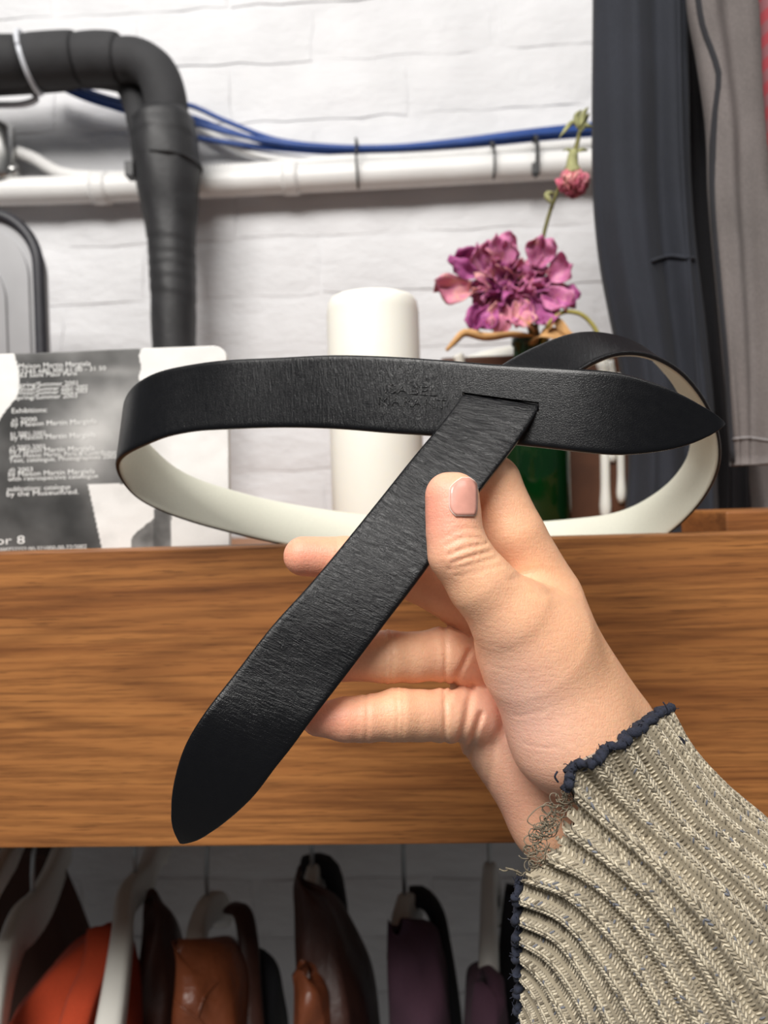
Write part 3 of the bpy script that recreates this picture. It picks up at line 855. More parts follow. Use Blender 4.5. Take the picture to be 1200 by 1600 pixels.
# ------------------------------------------------------------------ pipes and cables on the wall
M['foam'] = simple('black_foam_insulation', srgb(44, 44, 46), .8, var=.2, scale=30, bump=.25, dist=.0015)
M['tape'] = simple('black_wrap_tape', srgb(36, 36, 38), .55, var=.25, scale=40, bump=.3, dist=.001)
M['zip_white'] = simple('white_nylon', srgb(205, 208, 214), .4, var=.04, scale=40, bump=0)
M['zip_black'] = simple('black_nylon', srgb(26, 26, 28), .45, var=.1, scale=40, bump=0)
M['conduit'] = simple('white_painted_conduit', srgb(222, 221, 219), .45, var=.03, scale=30, bump=.05)
M['blue'] = simple('blue_cable_jacket', srgb(22, 66, 138), .4, var=.1, scale=40, bump=.05)
M['steel'] = simple('brushed_steel', srgb(176, 176, 174), .32, metal=1, var=.1, scale=60, bump=.05)
YP = .905
insul = empty('insulated_pipe', W(272, 560, YP), 'black foam insulated pipe bundle bending down the white wall', 'pipe')
def WP(pts, Y=None): return np.array([W(p[0], p[1], p[2] if len(p) > 2 else Y) for p in pts])
# horizontal foam run in three butted lengths, then the outer bend
def foam(name, pts, rpx, Y=YP, n=30, bulge=0.06):
    P = resample(WP(pts, Y), n); u = np.linspace(0, 1, n)
    R = rpx * pxm(Y) * (1 - bulge * (2*u - 1)**6 - .22 * np.clip((np.abs(2*u - 1) - .93) / .07, 0, 1))
    return adopt(tube(name, P, R, M['foam'], seg=22), insul)
foam('foam_length', [(-560,128), (-300,114), (-40,98), (48,94)], 39)
foam('foam_length', [(44,96), (84,93), (124,91)], 40)
foam('foam_length', [(122,93), (155,90), (188,92)], 38)
foam('foam_bend', [(180,94), (215,95), (244,114), (258,150), (262,196), (262,230)], 33, bulge=.02)
foam('foam_bend', [(120,116,.93), (165,118,.93), (196,128,.93), (212,160,.93), (222,205,.93)], 21, Y=.93, bulge=.02)
foam('foam_length', [(-560,152,.93), (-120,130,.93), (0,124,.93), (130,116,.93)], 24, Y=.93)
cl = resample(np.array([list(W(x, y, YP)) + [r] for x, y, r in [(249,178,44), (254,200,50), (258,232,52), (262,262,50), (264,300,47), (267,345,40), (269,400,37), (271,460,36), (272,540,34), (273,640,34), (274,800,33)]]), 150)
u = np.arange(150)
R = np.stack([cl[:, 3] * pxm(YP) * (1 + .035 * (((u * .085 + 1.3 * np.sin(u * .11) + k / 22.0) % 1.0) - .5) + .03 * np.sin(k * 1.7 + u * .13) * np.sin(u * .21) + .02 * math.sin(k * 2.9)) for k in range(22)], 1)
R[:2] *= .8
adopt(tube('tape_wrap', cl[:, :3], R, M['tape'], seg=22), insul)
def ring_path(c, ax, r1, n=28, up=(0, 0, 1)):
    ax = np.array(ax, float); ax /= np.linalg.norm(ax); a = np.cross(ax, up); a /= np.linalg.norm(a); b = np.cross(ax, a)
    return np.array([c + r1 * (a * math.cos(t) + b * math.sin(t)) for t in np.linspace(0, 2 * math.pi, n)])
zt = adopt(tube('zip_tie', ring_path(W(46, 98, YP + .004), (1, .12, .22), .0335), .0032, M['zip_white'], seg=6), insul); zt['label'] = 'white nylon zip tie round the foam'
adopt(tube('zip_tie', ring_path(W(264, 258, YP), (.08, 0, 1), .0385, up=(0, 1, 0)), .0016, M['zip_black'], seg=6), insul)
adopt(bbox('zip_tie_head', W(200, 272, YP - .012) - .003, W(212, 262, YP) + .002, M['zip_black'], bevel=.001), insul)

YC = .972
cond = empty('conduit_pipe', W(0, 296, YC), 'thick white painted conduit pipe running along the brick wall', 'conduit')
cp = WP([(-560, 322), (-120, 303), (0, 300), (130, 296), (270, 290), (440, 281), (620, 272), (800, 262), (960, 253), (1300, 234)], YC)
adopt(tube('pipe', resample(cp, 60), 21 * pxm(YC), M['conduit'], seg=20), cond)
for x, y in ((455, 280), (158, 295)):
    adopt(tube('coupling', resample(WP([(x - 12, y + .6), (x + 12, y - .6)], YC), 4), 24 * pxm(YC), M['conduit'], seg=20), cond)
YX = .978
flexP = resample(WP([(22, 236), (50, 246), (95, 270), (160, 277), (250, 274), (330, 268), (420, 262), (520, 252), (640, 246), (760, 238), (860, 228), (980, 218), (1250, 196)], YX), 1100)
Rf = 9.5 * pxm(YX) * (1 + .07 * np.sin(np.arange(1100) * 1.256))
flex = tube('flexible_conduit', flexP, Rf, M['conduit'], seg=12)
tag(flex, 'thin ribbed white flexible conduit above the thick pipe', 'conduit')
thin = tube('white_cable', resample(WP([(296, 188), (325, 207), (360, 226), (420, 246), (500, 252)], .985), 40), 6 * pxm(.98), M['conduit'], seg=10)
tag(thin, 'short white cable dipping under the blue cables beside the black pipe', 'cable')
bl_lab = ['blue network cable, topmost strand of the bundle on the wall', 'blue network cable, second strand of the bundle on the wall',
          'blue network cable, third strand of the bundle on the wall', 'blue network cable, lowest strand of the bundle on the wall']
offs = [(0, 0), (3, 7), (-3, 16), (1, 25)]
for k in range(4):
    ox, oy = offs[k]; sp = (k - 1.5)
    P = WP([(60, 112 + oy*.3, .955), (130, 140 + oy*.5, .962), (200, 160 + oy*.6, .968), (290, 163 + oy*1.9, .972), (350, 188 + oy*1.35, .975), (430, 218 + oy*.55, .977), (520, 229 + oy*.35, .977),
             (620, 229 + oy*.35, .976), (720, 219 + oy*.5, .975), (820, 206 + oy*.6, .974), (930, 194 + oy*.7, .973), (1050, 182 + oy*.7, .972), (1300, 158 + oy*.7, .97)])
    P[:, 1] += (0, .0085, -.0085, 0)[k]
    o = tube('network_cable', resample(P, 90), 4.0 * pxm(.975), M['blue'], seg=9)
    tag(o, bl_lab[k], 'cable', 'blue network cables on the wall')
ties = [((558, 222), (560, 294), .0012, 'black cable tie with its tail up, round conduit and blue cables'),
        ((769, 226), (771, 280), .0012, 'thin black cable tie round the conduit above the pink flowers'),
        ((834, 216), (837, 276), .0019, 'thick black cable tie with a lump beside the drooping flower')]
for (a, b, r, lab) in ties:
    t = empty('cable_tie', W(b[0], b[1], YC), lab, 'cable tie', 'black cable ties on the conduit')
    c = (W(a[0], a[1], YC - .004) + W(b[0], b[1], YC - .004)) / 2; hgt = np.linalg.norm(W(a[0], a[1], YC) - W(b[0], b[1], YC)) / 2
    P = np.array([c + np.array([0.0, -.0225 * math.cos(q) if math.cos(q) > 0 else -.008 * math.cos(q), hgt * math.sin(q)]) for q in np.linspace(0, 2*math.pi, 36)])
    adopt(tube('band', P, r * 1.3, M['zip_black'], seg=6), t)
    adopt(bbox('head', W(b[0]-4, b[1]-6, YC - .026) - .001, W(b[0]+4, b[1]-18, YC - .020) + .001, M['zip_black'], bevel=.001) if r > .0015 else
          tube('tail', resample(WP([(a[0], a[1]+4), (a[0]-2, a[1]-6)], YC - .012), 6), .0018, M['zip_black'], seg=6), t)

jb = empty('junction_box', W(-20, 290, .96), 'grey metal electrical junction box with a conduit connector', 'box')
adopt(lathe('box_body', [(.0, -.036), (.030, -.036), (.034, -.03), (.034, .03), (.030, .036), (0, .036)], W(-18, 240, .965), M['steel'], seg=24, squash=(1, .6)), jb)
adopt(tube('connector', resample(WP([(6, 232), (22, 238)], .97), 5), [.012, .013, .010, .012, .009], M['steel'], seg=12), jb)
adopt(tube('lock_nut', resample(WP([(12, 266), (28, 268)], .965), 4), .009, M['steel'], seg=6), jb)
br = tube('pipe_bracket', resample(WP([(-60, 164), (0, 164), (40, 162), (57, 154), (50, 143), (20, 142)], .955), 30), .0042, M['zip_white'], seg=8)
tag(br, 'bent white metal bracket under the horizontal foam pipe', 'bracket')

# ------------------------------------------------------------------ silver case behind the booklet
M['case'] = simple('satin_silver', srgb(158, 158, 160), .45, metal=.35, var=.05, scale=20, bump=.05)
M['rubber'] = simple('black_rubber', srgb(40, 40, 46), .5, var=.2, scale=60, bump=.1)
YS = .80
case = empty('silver_case', (W(-20, 560, YS)[0], YS, Z_SH), 'silver hard case with a rounded corner and black rubber edge', 'case')
def arch_prism(name, xr_px, top_px, r_px, y0, y1, mat, inset=0):
    c = W(xr_px, top_px, YS); r = r_px * pxm(YS); x1 = c[0] - inset; zt_ = c[2] - inset; x0 = x1 - .30 + 2*inset
    prof = [(x1, Z_SH + .001 + inset)] + [(x1 - r + r*math.cos(a), zt_ - r + r*math.sin(a)) for a in np.linspace(0, math.pi/2, 14)] + \
           [(x0 + r - r*math.sin(a), zt_ - r + r*math.cos(a)) for a in np.linspace(0, math.pi/2, 14)] + [(x0, Z_SH + .001 + inset)]
    n = len(prof); V = [(x, y0, z) for x, z in prof] + [(x, y1, z) for x, z in prof]
    Fl = [tuple(range(n)), tuple(range(2*n-1, n-1, -1))] + [(k, n+k, n+(k+1) % n, (k+1) % n) for k in range(n)]
    o = newmesh(name, V, Fl, mat, smooth=False); return adopt(o, case), prof
arch_prism('case_shell', 60, 330, 88, YS, YS + .025, M['case'], .004)
arch_prism('case_panel', 60, 330, 88, YS - .006, YS + .01, M['case'], .036)
_, pr = arch_prism('case_lip', 60, 330, 88, YS - .003, YS + .02, M['case'], .012)
pc = arch_prism('tmp', 60, 330, 88, YS, YS, M['case'], 0)
tmpo, pr0 = pc; bpy.data.objects.remove(tmpo)
adopt(tube('rubber_edge', resample(np.array([(x - .001, YS - .002, z) for x, z in pr0]), 120), .0062, M['rubber'], seg=8), case)

# ------------------------------------------------------------------ printed booklet
YB = .492
def m_print():
    t = NT('printed_cover'); at = t.n('ShaderNodeAttribute', attribute_name='tint'); c = t.coord()
    n = t.noise(c, 2400, 2)
    return t.out(t.mix(.12, at.outputs['Color'], t.ramp(n, [(.3, .5), (.7, 1.2)]), 'MULTIPLY'), t.bump(t.noise(c, 60, 3), .12, .002), .5)
M['print'] = m_print(); M['paper'] = simple('white_paper', srgb(236, 236, 232), .6, var=.03, scale=40, bump=.05)
M['ink_white'] = simple('white_print', srgb(226, 225, 222), .6, var=.02, scale=40, bump=0)
bk = empty('booklet', (W(170, 860, YB)[0], YB, Z_SH), 'booklet with a grey photograph and small white type on its cover', 'booklet')
def bpos(px, py, off=0.0):      # cover point for a pixel on the leaning cover
    p = W(px, py, YB); lean = (p[2] - Z_SH) * .06
    p = W(px, py, YB + lean); return p + np.array([0, off, 0])
pa, pb, pcn = W(-60, 551, YB), W(348, 535, YB), W(348, 872, YB)
bx0, bx1 = pa[0], pb[0]; bz0, bz1 = Z_SH + .0005, W(200, 541, YB)[2]
NXB, NZB = 230, 190
def fbm(x, y, s, o=4): return mnoise.fractal(Vector((x * s, y * s, 3.1)), 1.0, 2.0, o)
def grey_at(px, py):
    # white margin on the left, white block at the upper right, dark figure with pale shirt below
    n = fbm(px, py, .02); n2 = fbm(px + 300, py, .008)
    g = 98 + 34 * n2 + 14 * n
    bl = lambda x, y, sx, sy: math.exp(-((px-x)/sx)**2 - ((py-y)/sy)**2)
    g += 95 * bl(150, 672, 70, 45) + 55 * bl(190, 625, 55, 28) + 45 * bl(170, 580, 70, 9) + 50 * bl(120, 735, 50, 40)
    g -= 55 * bl(40, 640, 50, 60) + 45 * bl(60, 800, 90, 70) + 30 * bl(60, 580, 60, 20) + 40 * bl(110, 800, 30, 60)
    g = max(40, min(225, g))
    edge = 26 + 7 * math.sin(py * .045) - (py > 620) * min(26, (py - 620) * .5)
    if py < 680 and px < edge - 2: g = 240
    if py < 600 + 60 * (px > 300) and px > 219 + 2*math.sin(py*.2): g = 238
    if px > 262 and py < 830: g = max(g, 232)
    if py >= 590 and px > 219 and py < 760: g = max(g, 200 + 30 * min(1, (px - 219) / 40))
    sx = 138 + (py - 760) * .22
    if py > 756 and px > sx and px < 268: g = 236 - 20 * max(0, n)
    if py > 800 and 205 < px < 268 and (px - 205) * .9 + (py - 860) > -18 + 12 * n: g = 120 + 60 * n
    if py > 795 and 240 < px < 266: g = 90 + 50 * n
    if px > 268: g = 236 - 8 * max(0, n)
    return g * .94
V = []; C = []
r_c = .0085
for a in range(NZB + 1):
    z = bz0 + (bz1 - bz0) * a / NZB
    cut = r_c - math.sqrt(max(0, r_c**2 - max(0, z - (bz1 - r_c))**2))
    for b in range(NXB + 1):
        x = bx0 + (bx1 - cut - bx0) * b / NXB
        y = YB + (z - Z_SH) * .06 + .0007 * math.sin(x * 60 + z * 30) + .0012 * fbm(x, z, 14)
        V.append((x, y, z)); q = project((x, y, z)); g = grey_at(q[0], q[1]); C.append(srgb(g, g * .99, g * .975)[:3])
nb = len(V); w1 = NXB + 1
V2 = V + [(x, y + .006, z) for x, y, z in V]
Fl = [(a*w1 + b, a*w1 + b + 1, (a+1)*w1 + b + 1, (a+1)*w1 + b) for a in range(NZB) for b in range(NXB)]
Fl += [tuple(nb + i for i in f[::-1]) for f in Fl]
lp = [b for b in range(w1)] + [a*w1 + NXB for a in range(1, NZB+1)] + [NZB*w1 + b for b in range(NXB-1, -1, -1)] + [a*w1 for a in range(NZB-1, 0, -1)]
Fl += [(a, nb + a, nb + b, b) for a, b in zip(lp, lp[1:] + lp[:1])]
cov = newmesh('cover', V2, Fl, M['print']); adopt(cov, bk)
white = srgb(236, 236, 232)[:3]; vcolor(cov, np.array(C + [white] * nb))
lines = [  # text, left px, baseline y, width px, height px
 ('Maison Martin Margiela', 30, 576, 112, 8), ('12345 680 300 61 00 - 31 50', 29, 584, 137, 7), ('163 Saint Maur Paris', 28, 590, 92, 7),
 ('Spring/Summer 2001', 27, 605, 94, 7), ('Winter/Summer 2001-2002', 27, 612, 110, 7), ('Winter/Summer 2002-2003', 26, 618, 110, 7), ('Spring/Summer 2003', 24, 625, 96, 7),
 ('Exhibitions:', 20, 646, 54, 8), ('a) 2000', 20, 660, 38, 7), ('by Maison Martin Margiela', 19, 667, 132, 8), ('b) 2001-2002', 18, 682, 54, 7), ('by Maison Martin Margiela', 18, 688, 132, 8),
 ('c) 2002-2003', 17, 703, 54, 7), ('by Maison Martin Margiela', 16, 709, 132, 8), ('with Maison Martin, Paris & Contributors', 16, 716, 170, 7), ('Text, catalogue, Photographies 2002', 15, 723, 168, 7),
 ('d) 2003', 15, 738, 37, 7), ('by Maison Martin Margiela', 14, 745, 134, 8), ('with retrospective catalogue', 13, 752, 140, 7),
 ('publications: catalogue', 12, 768, 98, 8), ('by the Museum/ed.', 11, 776, 112, 8), ('or 8', -6, 851, 46, 13), ('0000722222 00-321000-00-22/2002', -6, 863, 142, 7)]
for body, x0, yb, wd_, hh in lines:
    Vt, Ft = text_mesh(body); lo_, hi_ = Vt.min(0), Vt.max(0); out = []
    for p in Vt:
        a = (p[0] - lo_[0]) / (hi_[0] - lo_[0]); q = p[1] / .72
        px_, py_ = x0 + a * wd_, yb - q * hh - a * wd_ * .04
        s = W(px_, py_, YB + .006); s = W(px_, py_, YB + (s[2] - Z_SH) * .06)
        x, z = s[0], s[2]; y = YB + (z - Z_SH) * .06 + .0007 * math.sin(x * 60 + z * 30) + .0012 * fbm(x, z, 14)
        out.append((x, y - .00035, z))
    adopt(newmesh('printed_line', out, Ft, M['ink_white'], smooth=False), bk)

# ------------------------------------------------------------------ candle, bottle, wax block
M['wax'] = simple('white_wax', srgb(240, 238, 228), .45, var=.02, scale=20, bump=.06, Subsurface_Weight=.25, Subsurface_Radius=(.8, .7, .5), Subsurface_Scale=.01)
YD = .60
cl_, cr_ = W(515, 640, YD)[0], W(659, 640, YD)[0]; rc = (cr_ - cl_) / 2; ctop = W(587, 466, YD)[2]
cd = empty('pillar_candle', ((cl_ + cr_) / 2, YD, Z_SH), 'thick white pillar candle standing on the shelf', 'candle')
hc = ctop - Z_SH
adopt(lathe('wax_body', [(rc*.97, 0), (rc, .003), (rc, hc*.5), (rc*.995, hc - .012), (rc*.97, hc - .005), (rc*.90, hc - .001), (rc*.8, hc), (rc*.7, hc - .006), (rc*.4, hc - .009), (0, hc - .009)], cd.location, M['wax'], seg=56), cd)
adopt(tube('wick', np.array([(cd.location[0], YD, Z_SH + hc - .010), (cd.location[0] + .001, YD, Z_SH + hc - .004), (cd.location[0] + .003, YD, Z_SH + hc + .0005)]), .0011, M['zip_black'], seg=6), cd)
def m_green():
    t = NT('green_glass'); t.set(Roughness=.06, IOR=1.45); t.b.inputs['Transmission Weight'].default_value = .75
    n = t.noise(t.coord(), 20, 2)
    return t.out(t.ramp(n, [(.3, srgb(9, 56, 22)), (.7, srgb(20, 80, 34))]))
M['green'] = m_green()
YG = .655
gx0, gx1 = W(779, 780, YG)[0], W(892, 780, YG)[0]; rg = (gx1 - gx0) / 2; gc = (gx0 + gx1) / 2; ht = W(835, 527, YG)[2] - Z_SH
bt = empty('green_glass_bottle', (gc, YG, Z_SH), 'green glass bottle holding the dried pink flowers', 'bottle')
rn = 26 * pxm(YG)
bt_prof = [(rg*.9, .0), (rg, .005), (rg, ht*.62), (rg*.94, ht*.70), (rg*.72, ht*.78), (rn, ht*.85), (rn, ht*.96), (rn*1.12, ht*.965), (rn*1.12, ht), (rn*.8, ht), (rn*.8, ht*.86), (rg*.66, ht*.78), (rg*.9, ht*.68), (rg*.93, .006), (0, .005)]
adopt(lathe('glass_body', bt_prof, bt.location, M['green'], seg=48), bt)
M['darkwood'] = simple('dark_brown_wood', srgb(84, 50, 30), .5, var=.3, scale=25, bump=.1)
YK = .745
wb = empty('candle_block', (W(850, 800, YK)[0], YK, Z_SH), 'dark brown wooden block with white wax melted over its top', 'candle holder')
k0, k1 = W(690, 700, YK), W(989, 700, YK); ktop = W(850, 566, YK)[2]
adopt(bbox('wood_block', (k0[0], YK - .045, Z_SH), (k1[0], YK + .045, ktop), M['darkwood'], bevel=.003), wb)
pud = []
nA, nR = 48, 8
for r_ in range(nR + 1):
    for a_ in range(nA):
        t_ = 2*math.pi*a_/nA; rr = r_/nR; sx_ = (k1[0]-k0[0])*.46; wob = 1 + .07*math.sin(3*t_) + .05*math.sin(7*t_+1)
        pud.append(((k0[0]+k1[0])/2 + sx_*rr*wob*math.cos(t_), YK + .040*rr*wob*math.sin(t_), ktop + .0004 + .015*(1 - rr**3) + .002*math.sin(5*t_)*rr*(1-rr)))
Fl = [(r_*nA + a_, (r_+1)*nA + a_, (r_+1)*nA + (a_+1) % nA, r_*nA + (a_+1) % nA) for r_ in range(nR) for a_ in range(nA)] + [tuple(range(nR*nA, (nR+1)*nA))]
adopt(newmesh('melted_wax', pud, Fl, M['wax']), wb)
for x_, y0_, y1_, r_ in ((944, 580, 812, 8), (969, 600, 786, 6.5), (955, 580, 722, 6), (905, 580, 690, 6), (720, 570, 660, 7)):
    P = resample(WP([(x_ - 4, y0_ - 16), (x_, y0_), (x_ + 1, (y0_+y1_)/2), (x_ + 2, y1_)], YK - .046), 24)
    adopt(tube('wax_drip', P, r_ * pxm(YK) * np.interp(np.linspace(0, 1, 24), [0, .2, .8, .94, 1], [1.2, .9, .85, 1.15, .6]), M['wax'], seg=10), wb)
wk = bbox('wood_offcut', W(1114, 850, .50) * np.array([1, 0, 0]) + np.array([0, .478, Z_SH]), W(1300, 793, .50) * np.array([1, 0, 1]) + np.array([0, .56, 0]), None, bevel=.0015)
wk.data.materials.append(m_walnut('oak_offcut', x0=1.2, zc=Z_SH, gain=1.12))
tag(wk, 'light brown wooden block lying on the shelf below the hanging clothes', 'wood block')

# ------------------------------------------------------------------ dried flowers
def m_petal(name, a, b, c):
    t = NT(name); co = t.coord('Generated'); n = t.noise(t.coord(), 70, 4, .6, .6)
    col = t.ramp(n, [(.28, c), (.45, a), (.68, b)])
    t.b.inputs['Subsurface Weight'].default_value = .15; t.b.inputs['Subsurface Scale'].default_value = .002
    return t.out(col, t.bump(t.noise(t.mapping(t.coord(), (1, 1, .25)), 420, 3), .5, .0012), .7)
PM = [m_petal('dried_petal_mauve', srgb(184, 100, 148), srgb(206, 140, 168), srgb(196, 138, 122)),
      m_petal('dried_petal_purple', srgb(146, 60, 118), srgb(184, 102, 156), srgb(98, 36, 76)),
      m_petal('dried_petal_rose', srgb(202, 122, 150), srgb(220, 172, 150), srgb(164, 82, 112))]
PP = [m_petal('dried_pink_petal', srgb(206, 124, 136), srgb(222, 164, 154), srgb(160, 72, 92)), m_petal('dried_rose_petal', srgb(184, 88, 110), srgb(214, 136, 140), srgb(130, 50, 74))]
M['stem'] = simple('dry_stem', srgb(112, 108, 62), .8, var=.25, scale=120, bump=.3)
M['dryleaf'] = simple('dry_tan_leaf', srgb(198, 152, 98), .75, var=.2, scale=70, bump=.3)
M['olive'] = simple('olive_stem', srgb(150, 140, 70), .7, var=.2, scale=70, bump=.2)
M['calyx'] = simple('dry_calyx', srgb(150, 150, 104), .8, var=.25, scale=150, bump=.3)
def petal_mesh(L, Wd, cup, ruf, seed, curl=.3):
    r = random.Random(seed); n, m = 10, 12; V = []; ph = r.uniform(0, 6); sd_ = r.uniform(0, 50)
    for i in range(n + 1):
        t = i / n; wid = Wd * (math.sin(math.pi * min(1, t * .62 + .10)) ** .9) * (1 - .25 * max(0, t - .8) / .2)
        for j in range(m + 1):
            s = 2 * j / m - 1
            x = s * wid / 2; y = L * t * (1 - .10 * s * s * t) + .06 * L * t**3 * math.sin(5 * s + ph)
            z = cup * L * (s * s * .5) * (1 - .3*t) + curl * L * t * t + ruf * L * t ** 1.5 * (math.sin(3.6 * s + ph) * .6 + .6 * math.sin(7.5 * s + 2 * ph + 4*t)) + .5 * L * t * mnoise.noise(Vector((s * 1.9 + sd_, t * 2.6, ph)))
            x += .16 * L * t * mnoise.noise(Vector((s * 2 + 9, t * 3 + sd_, ph)))
            V.append((x, y, z))
    return V, [(i*(m+1) + j, i*(m+1) + j + 1, (i+1)*(m+1) + j + 1, (i+1)*(m+1) + j) for i in range(n) for j in range(m)]
def place(V, origin, direction, normal):
    y = np.array(direction, float); y /= np.linalg.norm(y); z = np.array(normal, float); z -= y * np.dot(y, z)
    if np.linalg.norm(z) < 1e-6: z = np.cross(y, [1, 0, 0.1])
    z /= np.linalg.norm(z); x = np.cross(y, z)
    return np.array(V) @ np.stack([x, y, z]) + np.array(origin)
def add_petal(root, origin, direction, normal, L, Wd, mat, seed, cup=.35, ruf=.12, curl=.3):
    V, Fl = petal_mesh(L, Wd, cup, ruf, seed, curl)
    o = newmesh('petal', place(V, origin, direction, normal), Fl, mat); adopt(o, root)
    s = o.modifiers.new('thickness', 'SOLIDIFY'); s.thickness = .0005
    return o
YFl = .652
fl = empty('dried_peony', W(838, 530, YFl), 'large dried mauve pink flower head in the green bottle', 'flower')
cen = W(800, 452, YFl); sc_ = pxm(YFl)
adopt(tube('stem', resample(np.array([W(842, 700, .655), W(838, 560, .655), W(826, 505, YFl), W(806, 462, YFl)]), 20), .0026, M['stem'], seg=8), fl)
rp = random.Random(11)
for k in range(84):
    th = rp.uniform(0, 2*math.pi); ph_ = rp.uniform(-.6, 1.0)
    d = np.array([math.cos(th) * 1.15, -abs(rp.gauss(.55, .35)), math.sin(th) * .85 + .06])
    d /= np.linalg.norm(d)
    rr = rp.uniform(16, 54)
    o_ = cen + d * np.array([rr * 1.05, rr * .8, rr * .85]) * sc_
    L = rp.uniform(24, 40) * sc_
    tang = np.cross(d, [rp.gauss(0, 1), rp.gauss(0, 1), rp.gauss(0, 1)]); tang /= np.linalg.norm(tang)
    dirv = d * .65 + tang * .8
    add_petal(fl, o_ - dirv / np.linalg.norm(dirv) * L * .4, dirv, d * .6 - tang * .6 + np.array([0, -.3, 0]), L, L * rp.uniform(.75, 1.15), rp.choice(PM + PM[:1]), 100 + k, cup=rp.uniform(.2, .6), ruf=rp.uniform(.12, .28), curl=rp.uniform(-.3, .7))
for (x, y, dx, dz, L, wd_, m_) in [(735, 456, -1, -.12, 62, 44, 2), (748, 432, -.85, .55, 52, 46, 1), (770, 485, -.55, -.9, 44, 36, 1), (752, 480, -.3, -1, 42, 40, 1), (872, 462, .75, -.35, 32, 40, 1),
                                   (838, 418, .25, .95, 44, 46, 0), (790, 415, -.3, .95, 46, 48, 0), (765, 425, -.5, .9, 44, 46, 0), (860, 438, .8, .5, 36, 40, 0), (782, 478, -.2, -1, 46, 40, 2), (812, 474, .1, -1, 46, 42, 2), (838, 470, .4, -1, 46, 46, 1), (850, 460, .7, -.6, 46, 46, 0)]:
    add_petal(fl, W(x, y, YFl - .018), (dx, -.25, dz), (0, -1, .25), L * sc_, wd_ * sc_, PM[m_], int(x + y), cup=.5, ruf=.22, curl=.2)
def leaf_strip(root, pts, w0, mat, Y, n=26, twist=1.0, name='dry_leaf'):
    P = resample(np.array([W(p[0], p[1], p[2] if len(p) > 2 else Y) for p in pts]), n); T, N_, B = frames(P); V = []
    for i in range(n):
        u = i / (n - 1); wv = w0 * sc_ * math.sin(math.pi * (u * .9 + .06)) ** .6; a = twist * u * 3
        d = N_[i] * math.cos(a) + B[i] * math.sin(a)
        V += [P[i] - d * wv, P[i] + T[i] * .0 + np.cross(T[i], d) * wv * .35, P[i] + d * wv]
    Fl = [(3*i + j, 3*i + j + 1, 3*i + j + 4, 3*i + j + 3) for i in range(n - 1) for j in range(2)]
    o = newmesh(name, V, Fl, mat); adopt(o, root); s = o.modifiers.new('thickness', 'SOLIDIFY'); s.thickness = .0006
    return o
YL = .625
leaf_strip(fl, [(842, 525, .64), (800, 522), (760, 526), (725, 520), (712, 532), (697, 548)], 7, M['dryleaf'], YL, twist=.5)
leaf_strip(fl, [(830, 540, .645), (845, 520), (875, 522), (905, 532)], 11, M['dryleaf'], YL, twist=.7)
leaf_strip(fl, [(812, 495), (828, 506), (842, 522, .645)], 7, M['dryleaf'], YL, twist=.6)
leaf_strip(fl, [(852, 530, .645), (858, 508), (868, 500), (885, 520), (898, 530)], 8, M['dryleaf'], YL, twist=1.2)
adopt(tube('curled_stem', resample(WP([(846, 545, .65), (858, 505), (880, 488), (905, 490), (922, 503), (934, 522), (938, 540)], YL), 30), .0018, M['olive'], seg=7), fl)
sf = empty('dried_carnation', W(842, 540, YFl), 'small dried pink flower drooping from a tall thin stem', 'flower')
adopt(tube('stem', resample(WP([(842, 700, .66), (838, 545, .66), (842, 440, .66), (846, 385, .66), (858, 335, .655), (872, 296, .65), (886, 262, .65), (900, 228, .65), (908, 196, .65)]), 50), .0017, M['stem'], seg=7), sf)
adopt(tube('flower_stalk', resample(WP([(907, 192), (905, 212), (900, 238), (895, 258)], .648), 16), .0014, M['stem'], seg=6), sf)
adopt(tube('calyx', resample(WP([(897, 234), (895, 244), (894, 258), (896, 272)], .645), 10), np.interp(np.linspace(0, 1, 10), [0, .2, .7, 1], [.0022, .0042, .0052, .0075]), M['calyx'], seg=10), sf)
for k in range(30):
    a = 2*math.pi * k * .381966; t = (k + .5) / 30; c0 = W(896, 272, .645)
    d = np.array([math.cos(a) * (.3 + .75*t), math.sin(a) * (.3 + .75*t) - .15, -1.05 + .75*t])
    add_petal(sf, c0, d, (math.cos(a) * .5, -.5 + math.sin(a) * .5, .8), 34 * sc_ * (1 - .22*t), 22 * sc_, PP[k % 2 if t > .4 else 1], 400 + k, cup=.5, ruf=.14, curl=-.25)
for (pts, w0) in [([(903, 210), (914, 196), (926, 200)], 3.5), ([(906, 200), (912, 178), (918, 168)], 5), ([(905, 202), (896, 190), (886, 200), (874, 216)], 3.2), ([(904, 206), (915, 186), (922, 178)], 4.5),
                  ([(862, 318), (854, 304), (866, 300)], 4), ([(896, 240), (908, 234), (918, 236)], 2.5), ([(896, 240), (888, 234), (880, 236)], 2.5), ([(905, 198), (900, 182), (908, 172)], 4)]:
    leaf_strip(sf, pts, w0, M['calyx'], .647, n=12)

# ------------------------------------------------------------------ clothes hanging at the right, above the shelf
def m_cloth(name, col, col2, rough=.9, scale=1400):
    t = NT(name); c = t.coord()
    n = t.noise(c, 14, 4); wv = t.noise(t.mapping(c, (1, 1, .3)), scale, 2)
    cc = t.ramp(n, [(.3, col), (.7, col2)])
    cc = t.mix(.3, cc, t.ramp(wv, [(.35, .5), (.65, 1.2)]), 'MULTIPLY')
    t.b.inputs['Sheen Weight'].default_value = .03
    return t.out(cc, t.bump(wv, .35, .0008, t.bump(t.noise(t.mapping(c, (1, 1, .25)), 16, 4), .25, .02)), rough)
M['navy'] = m_cloth('navy_washed_cotton', srgb(29, 32, 40), srgb(37, 40, 49))
M['greycloth'] = m_cloth('grey_washed_cotton', srgb(98, 92, 90), srgb(116, 109, 107))
M['blackcloth'] = m_cloth('black_cotton', srgb(30, 30, 34), srgb(40, 40, 45))
